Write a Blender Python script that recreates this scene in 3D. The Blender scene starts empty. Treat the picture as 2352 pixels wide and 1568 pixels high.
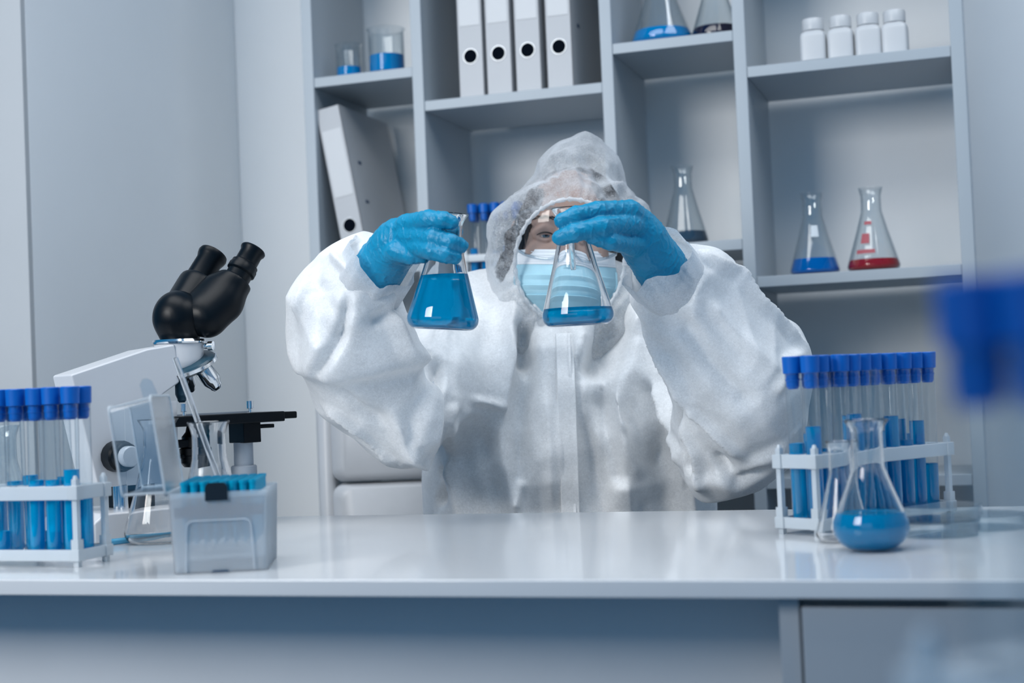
import bpy, bmesh, math, random
import numpy as np
from mathutils import Vector, Matrix
random.seed(7); np.random.seed(7)
SC = bpy.context.scene
COL = SC.collection

# ------------------------------------------------------------------ camera
YAW, PIT, ROL, FPX = math.radians(18.0), math.radians(1.7), math.radians(2.4), 3400.0
CAM = np.array([0.0, 0.0, 0.914])
DESK_Z = 0.75
_f = np.array([-math.sin(YAW)*math.cos(PIT), math.cos(YAW)*math.cos(PIT), math.sin(PIT)])
_r0 = np.array([math.cos(YAW), math.sin(YAW), 0.0]); _u0 = np.cross(_r0, _f)
_r = math.cos(ROL)*_r0 - math.sin(ROL)*_u0
_u = math.cos(ROL)*_u0 + math.sin(ROL)*_r0
cd = bpy.data.cameras.new('camera'); cam = bpy.data.objects.new('camera', cd); COL.objects.link(cam)
cam.matrix_world = Matrix(((_r[0], _u[0], -_f[0], CAM[0]), (_r[1], _u[1], -_f[1], CAM[1]), (_r[2], _u[2], -_f[2], CAM[2]), (0, 0, 0, 1)))
cd.sensor_width = 36.0; cd.lens = FPX/2352*36.0
cd.clip_start = 0.02
cd.dof.use_dof = True; cd.dof.focus_distance = 1.87; cd.dof.aperture_fstop = 4.6
SC.camera = cam

# ------------------------------------------------------------------ world, lights, exposure
w = bpy.data.worlds.new('world'); SC.world = w; w.use_nodes = True
bg = w.node_tree.nodes['Background']; bg.inputs[0].default_value = (0.02, 0.31, 0.68, 1); bg.inputs[1].default_value = 0.50
def area(name, loc, target, sx, sy, power, color):
    l = bpy.data.lights.new(name, 'AREA'); l.shape = 'RECTANGLE'; l.size = sx; l.size_y = sy
    l.energy = power; l.color = color
    o = bpy.data.objects.new(name, l); COL.objects.link(o); o.location = loc
    d = Vector(target)-Vector(loc); o.rotation_euler = d.to_track_quat('-Z', 'Y').to_euler()
    return o
key = area('key_softbox', (-1.90, -0.75, 2.05), (-1.15, 2.0, 0.95), 1.2, 0.9, 16, (1.0, 0.98, 0.955)); key.data.spread = math.radians(90)
area('ceiling_panel', (-0.95, 1.15, 2.62), (-0.95, 1.30, 0.0), 1.5, 0.9, 21, (0.985, 0.985, 0.975))
area('ceiling_panel', (0.45, 1.70, 2.62), (0.10, 1.75, 0.0), 1.3, 0.8, 17, (0.985, 0.985, 0.975))
area('added_front_fill', (-0.75, -1.80, 1.45), (-0.75, 2.0, 1.0), 2.2, 1.3, 5, (0.90, 0.97, 1.0))  # added unseen fill behind the camera, brightens the torso from the front
SC.view_settings.view_transform = 'Standard'; SC.view_settings.look = 'None'
SC.view_settings.exposure = 0.0; SC.view_settings.gamma = 1.0; SC.view_settings.use_curve_mapping = False
SC.cycles.max_bounces = 11; SC.cycles.transmission_bounces = 11; SC.cycles.transparent_max_bounces = 32; SC.cycles.adaptive_threshold = 0.05
SC.cycles.diffuse_bounces = 3; SC.cycles.glossy_bounces = 4
SC.cycles.sample_clamp_indirect = 4.0

# ------------------------------------------------------------------ helpers
def ray(x, y): return _f + _r*((x-1176)/FPX) - _u*((y-784)/FPX)
def atY(x, y, Y): d = ray(x, y); return CAM + d*(Y/d[1])
def atz(x, y, z): d = ray(x, y); return CAM + d*((z-CAM[2])/d[2])
def atD(x, y, D): return CAM + ray(x, y)*D
def at_depth_z(x, D, z):
    "world point on the vertical through column x at camera depth D and height z"
    y = 784.0
    for _ in range(6):
        p = atD(x, y, D); y -= (z-p[2])*FPX/D
    return atD(x, y, D)
def mix_in(n, name):
    return n.inputs[name]

def mat(name, col, rough=0.5, metal=0.0, trans=0.0, ior=1.45, noise=0.0, nscale=20.0, bump=0.0, bscale=200.0, sss=0.0, spec=0.5, coat=0.0, rvar=0.0):
    m = bpy.data.materials.new(name); m.use_nodes = True
    nt = m.node_tree; b = nt.nodes['Principled BSDF']
    b.inputs['Roughness'].default_value = rough; b.inputs['Metallic'].default_value = metal
    b.inputs['Transmission Weight'].default_value = trans; b.inputs['IOR'].default_value = ior
    b.inputs['Specular IOR Level'].default_value = spec; b.inputs['Coat Weight'].default_value = coat
    tc = nt.nodes.new('ShaderNodeTexCoord')
    nz = nt.nodes.new('ShaderNodeTexNoise'); nz.inputs['Scale'].default_value = nscale; nz.inputs['Detail'].default_value = 4
    nt.links.new(tc.outputs['Object'], nz.inputs['Vector'])
    rp = nt.nodes.new('ShaderNodeValToRGB')
    a = max(noise, 0.015)
    rp.color_ramp.elements[0].color = tuple(c*(1-a) for c in col[:3])+(1,)
    rp.color_ramp.elements[1].color = tuple(min(1, c*(1+a)) for c in col[:3])+(1,)
    rp.color_ramp.elements[0].position = 0.3; rp.color_ramp.elements[1].position = 0.7
    nt.links.new(nz.outputs['Fac'], rp.inputs['Fac']); nt.links.new(rp.outputs['Color'], b.inputs['Base Color'])
    if sss > 0:
        b.inputs['Subsurface Weight'].default_value = sss
        b.inputs['Subsurface Radius'].default_value = (0.006, 0.006, 0.006)
        b.inputs['Subsurface Scale'].default_value = 1.0
    if bump > 0:
        n2 = nt.nodes.new('ShaderNodeTexNoise'); n2.inputs['Scale'].default_value = bscale; n2.inputs['Detail'].default_value = 5
        nt.links.new(tc.outputs['Object'], n2.inputs['Vector'])
        bp = nt.nodes.new('ShaderNodeBump'); bp.inputs['Strength'].default_value = bump; bp.inputs['Distance'].default_value = 0.002
        nt.links.new(n2.outputs['Fac'], bp.inputs['Height']); nt.links.new(bp.outputs['Normal'], b.inputs['Normal'])
    return m

def thin_glass(name, tint=(0.97, 0.985, 0.99), base=0.05, edge=0.75, power=3.0, rough=0.02, edge_tint=(0.72, 0.80, 0.86)):
    "thin-walled clear glass or plastic: straight-through transmission plus a Fresnel-like reflection"
    m = bpy.data.materials.new(name); m.use_nodes = True; nt = m.node_tree
    nt.nodes.remove(nt.nodes['Principled BSDF']); out = nt.nodes['Material Output']
    lw = nt.nodes.new('ShaderNodeLayerWeight'); lw.inputs['Blend'].default_value = 0.5
    pw = nt.nodes.new('ShaderNodeMath'); pw.operation = 'POWER'; pw.inputs[1].default_value = power
    mul = nt.nodes.new('ShaderNodeMath'); mul.operation = 'MULTIPLY_ADD'; mul.inputs[1].default_value = edge; mul.inputs[2].default_value = base
    nt.links.new(lw.outputs['Facing'], pw.inputs[0]); nt.links.new(pw.outputs[0], mul.inputs[0])
    tcr = nt.nodes.new('ShaderNodeMix'); tcr.data_type = 'RGBA'
    tcr.inputs[6].default_value = tint+(1,); tcr.inputs[7].default_value = edge_tint+(1,)
    nt.links.new(pw.outputs[0], tcr.inputs[0])
    tr = nt.nodes.new('ShaderNodeBsdfTransparent'); nt.links.new(tcr.outputs[2], tr.inputs['Color'])
    gl = nt.nodes.new('ShaderNodeBsdfGlossy'); gl.inputs['Roughness'].default_value = rough
    mx = nt.nodes.new('ShaderNodeMixShader')
    nt.links.new(mul.outputs[0], mx.inputs[0]); nt.links.new(tr.outputs[0], mx.inputs[1]); nt.links.new(gl.outputs[0], mx.inputs[2])
    nt.links.new(mx.outputs[0], out.inputs['Surface'])
    return m

def cloth_mat(name, col, transl=0.35, transp=0.0, fiber=1.0, patch=None):
    "thin nonwoven fabric: diffuse + translucent, optionally partly see-through, with fibre mottling"
    m = bpy.data.materials.new(name); m.use_nodes = True; nt = m.node_tree
    nt.nodes.remove(nt.nodes['Principled BSDF']); out = nt.nodes['Material Output']
    tc = nt.nodes.new('ShaderNodeTexCoord')
    n1 = nt.nodes.new('ShaderNodeTexNoise'); n1.inputs['Scale'].default_value = 260; n1.inputs['Detail'].default_value = 6; n1.inputs['Distortion'].default_value = 1.5
    n2 = nt.nodes.new('ShaderNodeTexNoise'); n2.inputs['Scale'].default_value = 22; n2.inputs['Detail'].default_value = 5
    for n in (n1, n2): nt.links.new(tc.outputs['Object'], n.inputs['Vector'])
    ad = nt.nodes.new('ShaderNodeMath'); ad.operation = 'ADD'; nt.links.new(n1.outputs['Fac'], ad.inputs[0]); nt.links.new(n2.outputs['Fac'], ad.inputs[1])
    hf = nt.nodes.new('ShaderNodeMath'); hf.operation = 'MULTIPLY'; hf.inputs[1].default_value = 0.5; nt.links.new(ad.outputs[0], hf.inputs[0])
    rp = nt.nodes.new('ShaderNodeValToRGB'); rp.color_ramp.elements[0].position = 0.36; rp.color_ramp.elements[1].position = 0.62
    rp.color_ramp.elements[0].color = tuple(c*(1-0.10*fiber) for c in col)+(1,); rp.color_ramp.elements[1].color = tuple(min(1, c*1.03) for c in col)+(1,)
    nt.links.new(hf.outputs[0], rp.inputs['Fac'])
    bp = nt.nodes.new('ShaderNodeBump'); bp.inputs['Strength'].default_value = 0.22*fiber; bp.inputs['Distance'].default_value = 0.001
    nt.links.new(n1.outputs['Fac'], bp.inputs['Height'])
    df = nt.nodes.new('ShaderNodeBsdfDiffuse'); tl = nt.nodes.new('ShaderNodeBsdfTranslucent')
    for s in (df, tl):
        nt.links.new(rp.outputs['Color'], s.inputs['Color']); nt.links.new(bp.outputs['Normal'], s.inputs['Normal'])
    mx = nt.nodes.new('ShaderNodeMixShader'); mx.inputs[0].default_value = transl
    nt.links.new(df.outputs[0], mx.inputs[1]); nt.links.new(tl.outputs[0], mx.inputs[2])
    last = mx
    gl = nt.nodes.new('ShaderNodeBsdfGlossy'); gl.inputs['Roughness'].default_value = 0.45; gl.inputs['Color'].default_value = (0.9, 0.95, 1, 1)
    nt.links.new(bp.outputs['Normal'], gl.inputs['Normal'])
    m2 = nt.nodes.new('ShaderNodeMixShader'); m2.inputs[0].default_value = 0.05
    nt.links.new(last.outputs[0], m2.inputs[1]); nt.links.new(gl.outputs[0], m2.inputs[2]); last = m2
    if transp > 0:
        tr = nt.nodes.new('ShaderNodeBsdfTransparent')
        r2 = nt.nodes.new('ShaderNodeMapRange'); r2.inputs['From Min'].default_value = 0.38; r2.inputs['From Max'].default_value = 0.62
        r2.inputs['To Min'].default_value = min(0.97, transp+0.12); r2.inputs['To Max'].default_value = max(0, transp*0.62)
        nt.links.new(hf.outputs[0], r2.inputs['Value'])
        lw = nt.nodes.new('ShaderNodeLayerWeight'); lw.inputs['Blend'].default_value = 0.5   # a slanted sheet is thicker along the ray
        om = nt.nodes.new('ShaderNodeMath'); om.operation = 'MULTIPLY_ADD'; om.inputs[1].default_value = -0.9; om.inputs[2].default_value = 1.0
        nt.links.new(lw.outputs['Facing'], om.inputs[0])
        mm = nt.nodes.new('ShaderNodeMath'); mm.operation = 'MULTIPLY'; nt.links.new(r2.outputs[0], mm.inputs[0]); nt.links.new(om.outputs[0], mm.inputs[1])
        m3 = nt.nodes.new('ShaderNodeMixShader'); nt.links.new(mm.outputs[0], m3.inputs[0])
        nt.links.new(last.outputs[0], m3.inputs[1]); nt.links.new(tr.outputs[0], m3.inputs[2]); last = m3
    nt.links.new(last.outputs[0], out.inputs['Surface'])
    return m

class MB:
    "collects shapes for ONE mesh"
    def __init__(s): s.v = []; s.f = []
    def add(s, V, Fc, M=None):
        o = len(s.v)
        for p in V:
            p = Vector(p)
            if M is not None: p = M @ p
            s.v.append(tuple(p))
        for q in Fc: s.f.append(tuple(i+o for i in q))
        return s
    def box(s, c, d, M=None):
        x, y, z = d[0]/2, d[1]/2, d[2]/2
        V = [(c[0]+a*x, c[1]+b*y, c[2]+e*z) for a in (-1, 1) for b in (-1, 1) for e in (-1, 1)]
        return s.add(V, [(0, 1, 3, 2), (4, 6, 7, 5), (0, 4, 5, 1), (2, 3, 7, 6), (0, 2, 6, 4), (1, 5, 7, 3)], M)
    def lathe(s, prof, n=32, M=None, closed=False, wob=None):
        "prof: (r, z) points bottom to top; r == 0 ends get caps"
        V = []; Fc = []; rows = []
        for (r, z) in prof:
            if r <= 1e-7: rows.append([len(V)]); V.append((0, 0, z))
            else:
                rows.append(list(range(len(V), len(V)+n)))
                for k in range(n):
                    a = 2*math.pi*k/n; rr = r*(wob(k) if wob else 1)
                    V.append((rr*math.cos(a), rr*math.sin(a), z))
        pairs = list(zip(rows[:-1], rows[1:]))
        if closed: pairs.append((rows[-1], rows[0]))
        for A, B in pairs:
            if len(A) == 1 and len(B) == 1: continue
            for k in range(n):
                k2 = (k+1) % n
                if len(A) == 1: Fc.append((A[0], B[k2], B[k]))
                elif len(B) == 1: Fc.append((A[k], A[k2], B[0]))
                else: Fc.append((A[k], A[k2], B[k2], B[k]))
        return s.add(V, Fc, M)
    def tube(s, pts, rad, n=10, caps=True, M=None):
        P = [Vector(p) for p in pts]; R = rad if hasattr(rad, '__len__') else [rad]*len(P)
        V = []; Fc = []; up = None
        for i, p in enumerate(P):
            t = (P[min(i+1, len(P)-1)]-P[max(i-1, 0)]).normalized()
            if up is None: up = Vector((0, 0, 1)) if abs(t.z) < 0.9 else Vector((1, 0, 0))
            a = t.cross(up).normalized(); up = a.cross(t).normalized()
            for k in range(n):
                q = 2*math.pi*k/n; V.append(p+a*(R[i]*math.cos(q))+up*(R[i]*math.sin(q)))
        for i in range(len(P)-1):
            for k in range(n):
                k2 = (k+1) % n; Fc.append((i*n+k, i*n+k2, (i+1)*n+k2, (i+1)*n+k))
        if caps: Fc.append(tuple(range(n-1, -1, -1))); Fc.append(tuple((len(P)-1)*n+k for k in range(n)))
        return s.add(V, Fc, M)
    def prism(s, outline, y0, y1, M=None):
        "outline in (x, z), extruded along y"
        n = len(outline); V = [(x, y0, z) for x, z in outline]+[(x, y1, z) for x, z in outline]
        Fc = [tuple(range(n)), tuple(range(2*n-1, n-1, -1))]+[(i, i+n, (i+1) % n+n, (i+1) % n) for i in range(n)]
        return s.add(V, Fc, M)
    def mesh(s, name, m, smooth=None):
        me = bpy.data.meshes.new(name); me.from_pydata(s.v, [], s.f); me.validate()
        b = bmesh.new(); b.from_mesh(me); bmesh.ops.recalc_face_normals(b, faces=b.faces)
        if smooth is not None:
            for f in b.faces: f.smooth = True
            for e in b.edges:
                if len(e.link_faces) == 2 and e.calc_face_angle(0) > smooth: e.smooth = False
        b.to_mesh(me); b.free()
        me.materials.append(m); return me
    def build(s, name, m, parent=None, smooth=None, bevel=0.0, seg=2, M=None):
        return place(s.mesh(name, m, smooth), name, parent, bevel, seg, M)

def place(me, name, parent=None, bevel=0.0, seg=2, M=None):
    o = bpy.data.objects.new(name, me); COL.objects.link(o)
    if parent is not None: o.parent = parent
    if M is not None: o.matrix_local = M
    if bevel > 0:
        b = o.modifiers.new('bevel', 'BEVEL'); b.width = bevel; b.segments = seg; b.limit_method = 'ANGLE'; b.angle_limit = 0.6
        for p in me.polygons: p.use_smooth = True
        o.modifiers.new('wn', 'WEIGHTED_NORMAL').keep_sharp = False
    return o
def tag(o, label, cat, group=None):
    o['label'] = label; o['category'] = cat
    if group: o['group'] = group
    return o
def thing(name, label, cat, loc=(0, 0, 0), rz=0.0, group=None):
    o = bpy.data.objects.new(name, None); COL.objects.link(o); o.empty_display_size = 0.02
    o.location = loc; o.rotation_euler = (0, 0, rz)
    return tag(o, label, cat, group)
def struct(o): o['kind'] = 'structure'; return o
def frame(loc, xdir):
    "matrix with local x along xdir (horizontal), z up"
    x = Vector((xdir[0], xdir[1], 0)).normalized(); z = Vector((0, 0, 1)); y = z.cross(x)
    return Matrix(((x.x, y.x, 0, loc[0]), (x.y, y.y, 0, loc[1]), (x.z, y.z, 1, loc[2]), (0, 0, 0, 1)))
def align(p, d):
    "matrix: local z along d at p"
    q = Vector(d).to_track_quat('Z', 'Y'); return Matrix.Translation(Vector(p)) @ q.to_matrix().to_4x4()

# ------------------------------------------------------------------ materials
WHITE = mat('white_paint_wall', (0.84, 0.862, 0.875), 0.85, noise=0.02, nscale=3, bump=0.04, bscale=350)
LAM = mat('white_laminate', (0.405, 0.458, 0.502), 0.42, noise=0.015, nscale=6)
DESKM = mat('glossy_white_worktop', (0.70, 0.71, 0.72), 0.13, noise=0.015, nscale=8, coat=0.25)
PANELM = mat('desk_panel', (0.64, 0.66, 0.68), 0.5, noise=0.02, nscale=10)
FLOORM = mat('floor_vinyl', (0.06, 0.10, 0.15), 0.45, noise=0.08, nscale=14)
GLASS = mat('lab_glass', (1, 1, 1), 0.0, trans=1.0, ior=1.46)
TGLASS = thin_glass('thin_glass')
BLUE = mat('blue_liquid', (0.0, 0.42, 0.80), 0.02, trans=0.62, ior=1.33)
BLUE2 = mat('blue_liquid_dense', (0.0, 0.36, 0.74), 0.05, trans=0.35, ior=1.33)
CYAN = mat('blue_liquid_bright', (0.0, 0.40, 0.80), 0.05, trans=0.25, ior=1.33)
DEEP = mat('deep_blue_liquid', (0.0, 0.16, 0.56), 0.05, trans=0.3, ior=1.33)
RED = mat('red_liquid', (0.40, 0.012, 0.02), 0.05, trans=0.35, ior=1.33)
DARKLIQ = mat('dark_liquid', (0.012, 0.008, 0.03), 0.08, trans=0.1, ior=1.33)
GREYLIQ = mat('grey_liquid', (0.05, 0.09, 0.14), 0.05, trans=0.4, ior=1.33)
TUBEL = mat('blue_liquid_lit', (0.0, 0.52, 0.92), 0.02, trans=0.55, ior=1.33)  # brighter blue liquid: light on the left rack put into its colour
CAP = mat('blue_cap_plastic', (0.0, 0.120, 0.50), 0.38, noise=0.03)
PP = mat('milky_polypropylene', (0.80, 0.86, 0.90), 0.32, trans=0.35, ior=1.45)
WPLAST = mat('white_plastic', (0.58, 0.60, 0.62), 0.35)
SLIQ = mat('shelf_blue_liquid', (0.0, 0.27, 0.66), 0.05, trans=0.3, ior=1.33)
# ================================================================== room shell
YF, YW = 2.65, 2.94          # bookcase front, back wall
XL = -1.575                  # left wall face
struct(MB().box((0.2, YW+0.05, 1.4), (6.0, 0.10, 2.8)).build('wall_back', WHITE))
struct(MB().box((XL-0.9, (2.180+YW)/2, 1.4), (1.8, YW-2.180, 2.8)).build('wall_left', WHITE, bevel=0.004))
struct(MB().box((XL-0.9, 2.180-0.006, 1.4), (1.80, 0.012, 2.8)).build('dimming_slab_1', mat('grey_dimming_tone', (0.47, 0.49, 0.505), 0.7, noise=0.02, nscale=4)))  # added slab; its greyer colour dims the wall face that the key overlights
struct(MB().box((2.55, 0.9, 1.4), (0.10, 4.1, 2.8)).build('wall_right', WHITE))
struct(MB().box((-0.4, 0.9, -0.05), (6.0, 4.2, 0.10)).build('floor', FLOORM))
struct(MB().box((-1.42, YW-0.008, 0.045), (0.29, 0.016, 0.09)).build('baseboard_back', LAM, bevel=0.002))

# ------------------------------------------------------------------ bookcase
SD = 0.262; TH = 0.0195
ux = [-1.2615, -1.0300, -0.6540, -0.4080, -0.0340]      # centres of the uprights
bc = thing('bookcase', 'tall white open bookcase with staggered shelves against the back wall', 'bookcase', (0, 0, 0))
for x in ux: MB().box((x, YF+SD/2, 1.075), (0.0225, SD, 2.15)).build('upright', LAM, bc, bevel=0.0012)
levels = [(0, [0.06, 0.44, 0.80, 1.160, 1.537, 1.92]), (1, [0.06, 0.40, 0.73, 1.091, 1.468, 1.83]),
          (2, [0.06, 0.44, 0.80, 1.160, 1.537, 1.92]), (3, [0.06, 0.40, 0.73, 1.090, 1.468, 1.83])]
SHELF = {}
for c, zs in levels:
    a, b = ux[c]+0.01125, ux[c+1]-0.01125
    for i, z in enumerate(zs):
        MB().box(((a+b)/2, YF+SD/2+0.001, z-TH/2), (b-a-0.0006, SD-0.002, TH)).build('shelf', LAM, bc, bevel=0.0012)
        SHELF[(c, i)] = z
MB().box(((ux[0]+ux[-1])/2, YF+SD/2, 2.16), (ux[-1]-ux[0]+0.0225, SD, 0.02)).build('top_panel', LAM, bc, bevel=0.0012)
MB().box(((ux[0]+ux[-1])/2, YF+0.03, 0.02), (ux[-1]-ux[0]-0.03, 0.018, 0.04)).build('plinth', LAM, bc)

# ------------------------------------------------------------------ lab bench
DY0, DY1 = 1.192, 1.815
dk = thing('lab_bench', 'long glossy white lab bench across the foreground', 'desk', (0, 0, 0))
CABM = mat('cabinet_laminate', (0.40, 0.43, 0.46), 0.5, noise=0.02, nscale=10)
cb = thing('bench_cabinet', 'grey-white base cabinet under the right end of the bench', 'cabinet', (0, 0, 0))
MB().box((-0.35, (DY0+DY1)/2, DESK_Z-0.0075), (2.9, DY1-DY0, 0.015)).build('worktop', DESKM, dk, bevel=0.0015)
xs = atY(1785, 1450, DY0+0.004)[0]; xs2 = atY(1832, 1450, DY0+0.004)[0]; xs3 = atY(1841, 1450, DY0+0.004)[0]
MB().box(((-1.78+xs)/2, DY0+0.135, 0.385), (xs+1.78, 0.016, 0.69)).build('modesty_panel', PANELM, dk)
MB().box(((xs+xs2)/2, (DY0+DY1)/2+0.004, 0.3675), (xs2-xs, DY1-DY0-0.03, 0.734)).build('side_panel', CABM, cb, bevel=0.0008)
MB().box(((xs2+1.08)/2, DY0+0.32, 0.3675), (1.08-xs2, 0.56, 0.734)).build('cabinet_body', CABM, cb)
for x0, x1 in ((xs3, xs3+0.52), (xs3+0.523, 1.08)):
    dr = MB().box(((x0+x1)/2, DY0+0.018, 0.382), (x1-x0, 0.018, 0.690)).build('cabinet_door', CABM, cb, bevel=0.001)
MB().box((-1.77, (DY0+DY1)/2, 0.3675), (0.018, DY1-DY0-0.03, 0.734)).build('end_panel', PANELM, dk)
# ================================================================== glassware builders
def flask_profile(h, rb, rn, rim, corner=0.010, neck_at=0.70, t=0.0016):
    out = [(0, 0.0012), (rb-corner*1.15, 0.0)]
    for k in range(1, 7):
        a = -math.pi/2+k/6*(math.pi/2+0.22); out.append((rb-corner+corner*math.cos(a), corner+corner*math.sin(a)))
    zc = h*neck_at
    r1, z1 = out[-1]
    for k in range(1, 7):
        u = k/6; zz = z1+(zc-z1)*u; rr = r1+(rn-r1)*u
        if k >= 5: rr += (rn*0.03)
        out.append((rr, zz))
    out[-1] = (rn*1.02, zc+h*0.012)
    out += [(rn, h*0.76), (rn*0.985, h*0.83), (rn*0.99, h*0.90), (rn*1.06, h*0.935), (rim*0.96, h*0.985), (rim, h*0.994)]
    inn = [(rim*0.985, h), (rim*0.94, h*0.993)]
    core = [(max(r-t, 0.0), z) for r, z in out[2:-2]]
    inn += [(r, z+ (t if i < 5 else 0)) for i, (r, z) in reversed(list(enumerate(core)))]
    inn += [(rb-corner*1.3, t), (0, t+0.0008)]
    return out, inn
def liquid_profile(inn, level, gap=-0.0004):
    pts = sorted([(max(r-gap, 0), z+gap) for r, z in inn if z+gap < level], key=lambda q: q[1])
    pts[0] = (0, pts[0][1])
    hi = [q for q in inn if q[1]+gap >= level]; nx = min(hi, key=lambda q: q[1]); lr, lz = pts[-1]
    u = (level-lz)/max(nx[1]+gap-lz, 1e-6); rl = lr+(nx[0]-gap-lr)*u
    return pts+[(rl, level), (rl*0.93, level-0.0007), (rl*0.8, level-0.0009), (0, level-0.0009)]
_fl = {}
def flask(label, loc, h, rb, rn, rim, level, liq, glass=None, corner=0.010, neck_at=0.70, t=0.0016, group=None, tilt=None, n=48, name='erlenmeyer_flask', cat='flask'):
    e = thing(name, label, cat, loc, 0, group)
    if tilt: e.rotation_euler = tilt
    out, inn = flask_profile(h, rb, rn, rim, corner, neck_at, t)
    MB().lathe(out+inn, n).build('glass_body', glass or GLASS, e, smooth=0.9)
    if liq is not None:
        MB().lathe(liquid_profile(inn, level), n).build('liquid', liq, e, smooth=0.9)
    return e, inn
def beaker(label, loc, h, r, level, liq, glass):
    e = thing('beaker', label, 'beaker', loc)
    t = 0.0016
    out = [(0, 0.0006), (r-0.006, 0), (r-0.0018, 0.0018), (r, 0.006), (r, h*0.93), (r*1.03, h*0.97), (r*1.09, h*0.995)]
    inn = [(r*1.08, h), (r*1.0, h*0.965), (r-t, h*0.92), (r-t, 0.0075), (r-0.006, t), (0, t+0.0004)]
    MB().lathe(out+inn, 40).build('glass_body', glass, e, smooth=0.9)
    MB().lathe(liquid_profile(inn, level), 40).build('liquid', liq, e, smooth=0.9)
    return e

# ------------------------------------------------------------------ things on the bookcase
def on_shelf(px, z, dy):
    "point on a shelf at height z, dy behind its front edge, under image column px"
    p = at_depth_z(px, 2.8, z)
    for _ in range(6):
        D = np.dot(p-CAM, _f); D2 = D*(YF+dy)/p[1]; p = at_depth_z(px, D2, z)
    return tuple(p)
z1, z3 = 1.537, 1.468
p = on_shelf(803, z1, 0.055); beaker('small glass beaker with a little blue liquid on the upper left shelf', p, 0.071, 0.0255, 0.024, SLIQ, TGLASS)
p = on_shelf(890, z1, 0.060); beaker('larger glass beaker half full of blue liquid beside the small beaker', p, 0.094, 0.0355, 0.040, SLIQ, TGLASS)

# lever arch binders
BIND = mat('white_binder_board', (0.46, 0.48, 0.505), 0.38, noise=0.01)
HOLE = mat('black_finger_hole', (0.002, 0.004, 0.008), 0.9, spec=0.05)
METAL = mat('nickel_ring', (0.42, 0.45, 0.48), 0.35, metal=1.0)
SLOT = mat('rivet_blue_black', (0.02, 0.06, 0.13), 0.45)
def binder_meshes():
    W, Dp, H = 0.0505, 0.245, 0.318     # thickness, depth, height
    c = MB()                             # spine plus two boards: a case open at the back
    c.box((0, 0.0015, H/2), (W, 0.003, H)); c.box((-W/2+0.0012, Dp/2, H/2), (0.0024, Dp, H)); c.box((W/2-0.0012, Dp/2, H/2), (0.0024, Dp, H))
    label = MB().box((0, -0.0004, 0.205), (W*0.80, 0.0008, 0.135))
    ring = MB().lathe([(0.0136, -0.001), (0.0146, -0.001), (0.0149, 0.0005), (0.0146, 0.0014), (0.0136, 0.0014)], 28, align((0, -0.0002, 0.078), (0, -1, 0)), closed=True)
    hole = MB().lathe([(0, 0.0009), (0.0137, 0.0009), (0.0137, 0.0001), (0, 0.0001)], 28, align((0, -0.0002, 0.078), (0, -1, 0)))
    rv = [MB().box((W/2+0.0006, 0.05, z), (0.0012, 0.013, 0.006)) for z in (0.125, 0.205)]
    paper = MB().box((-0.006, 0.12, 0.153), (0.022, 0.20, 0.297))
    return c.mesh('cover', BIND), label.mesh('spine_label', WPLAST), ring.mesh('finger_ring', METAL, 0.5), hole.mesh('finger_hole', HOLE), [r.mesh('rivet', SLOT) for r in rv], paper.mesh('paper_block', WPLAST)
bm_c, bm_l, bm_r, bm_h, bm_v, bm_p = binder_meshes()
def binder(label, loc, rot, group):
    e = thing('lever_arch_binder', label, 'binder', loc, 0, group); e.rotation_euler = rot
    place(bm_c, 'cover', e, 0.001); place(bm_l, 'spine_label', e); place(bm_r, 'finger_ring', e); place(bm_h, 'finger_hole', e); place(bm_p, 'paper_block', e)
    for m_ in bm_v: place(m_, 'rivet', e)
    return e
xs_b = [atY(x, 200, YF+0.012)[0] for x in (1084, 1148, 1215, 1287)]
for k, (x, o) in enumerate(zip(xs_b, ('first', 'second', 'third', 'fourth'))):
    binder('white lever arch binder, %s from the left in the upright row of four' % o, (x, YF+0.012+0.001*k, z3+0.0003), (0, 0, 0.0), 'binders on the shelf')
pb = atY(800, 498, YF+0.014)
th = math.radians(-9.5)
base = np.array([pb[0], pb[1], pb[2]])-np.array([math.sin(th)*0.078, 0, math.cos(th)*0.078])
zfloor = 1.160+0.0005+0.0254*abs(math.sin(th))
base[0] += math.tan(th)*(zfloor-base[2]); base[2] = zfloor
binder('white lever arch binder leaning against the bookcase side below the beakers', tuple(base), (0, th, 0), 'binders on the shelf')

# flasks in the bookcase
flask('wide flask with blue liquid and a glass rod on the upper middle shelf', on_shelf(1522, z1, 0.075), 0.165, 0.0585, 0.021, 0.026, 0.029, SLIQ, TGLASS, corner=0.011)
tag(MB().tube([on_shelf(1538, z1+0.008, 0.075), np.array(on_shelf(1528, z1+0.22, 0.080))], 0.0035, 10).build('stirring_rod', mat('white_glass_rod', (0.8, 0.84, 0.88), 0.1, trans=0.3)), 'white glass rod standing in the wide blue flask on the upper shelf', 'glass rod')
flask('flask with near-black liquid at the end of the upper middle shelf', on_shelf(1646, z1, 0.085), 0.15, 0.0475, 0.017, 0.022, 0.026, DARKLIQ, TGLASS, corner=0.010)
flask('clear flask with a shallow grey liquid on the shelf behind the raised sleeve', on_shelf(1575, 1.160, 0.075), 0.150, 0.0435, 0.0175, 0.021, 0.026, GREYLIQ, TGLASS)
flB, _ = flask('flask with deep blue liquid on the lower right shelf', on_shelf(1873, 1.090, 0.055), 0.148, 0.0445, 0.0180, 0.0205, 0.029, DEEP, TGLASS, corner=0.008)
flR, _ = flask('flask with dark red liquid on the lower right shelf', on_shelf(2008, 1.090, 0.060), 0.150, 0.0465, 0.0180, 0.0215, 0.021, RED, TGLASS, corner=0.010)
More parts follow.
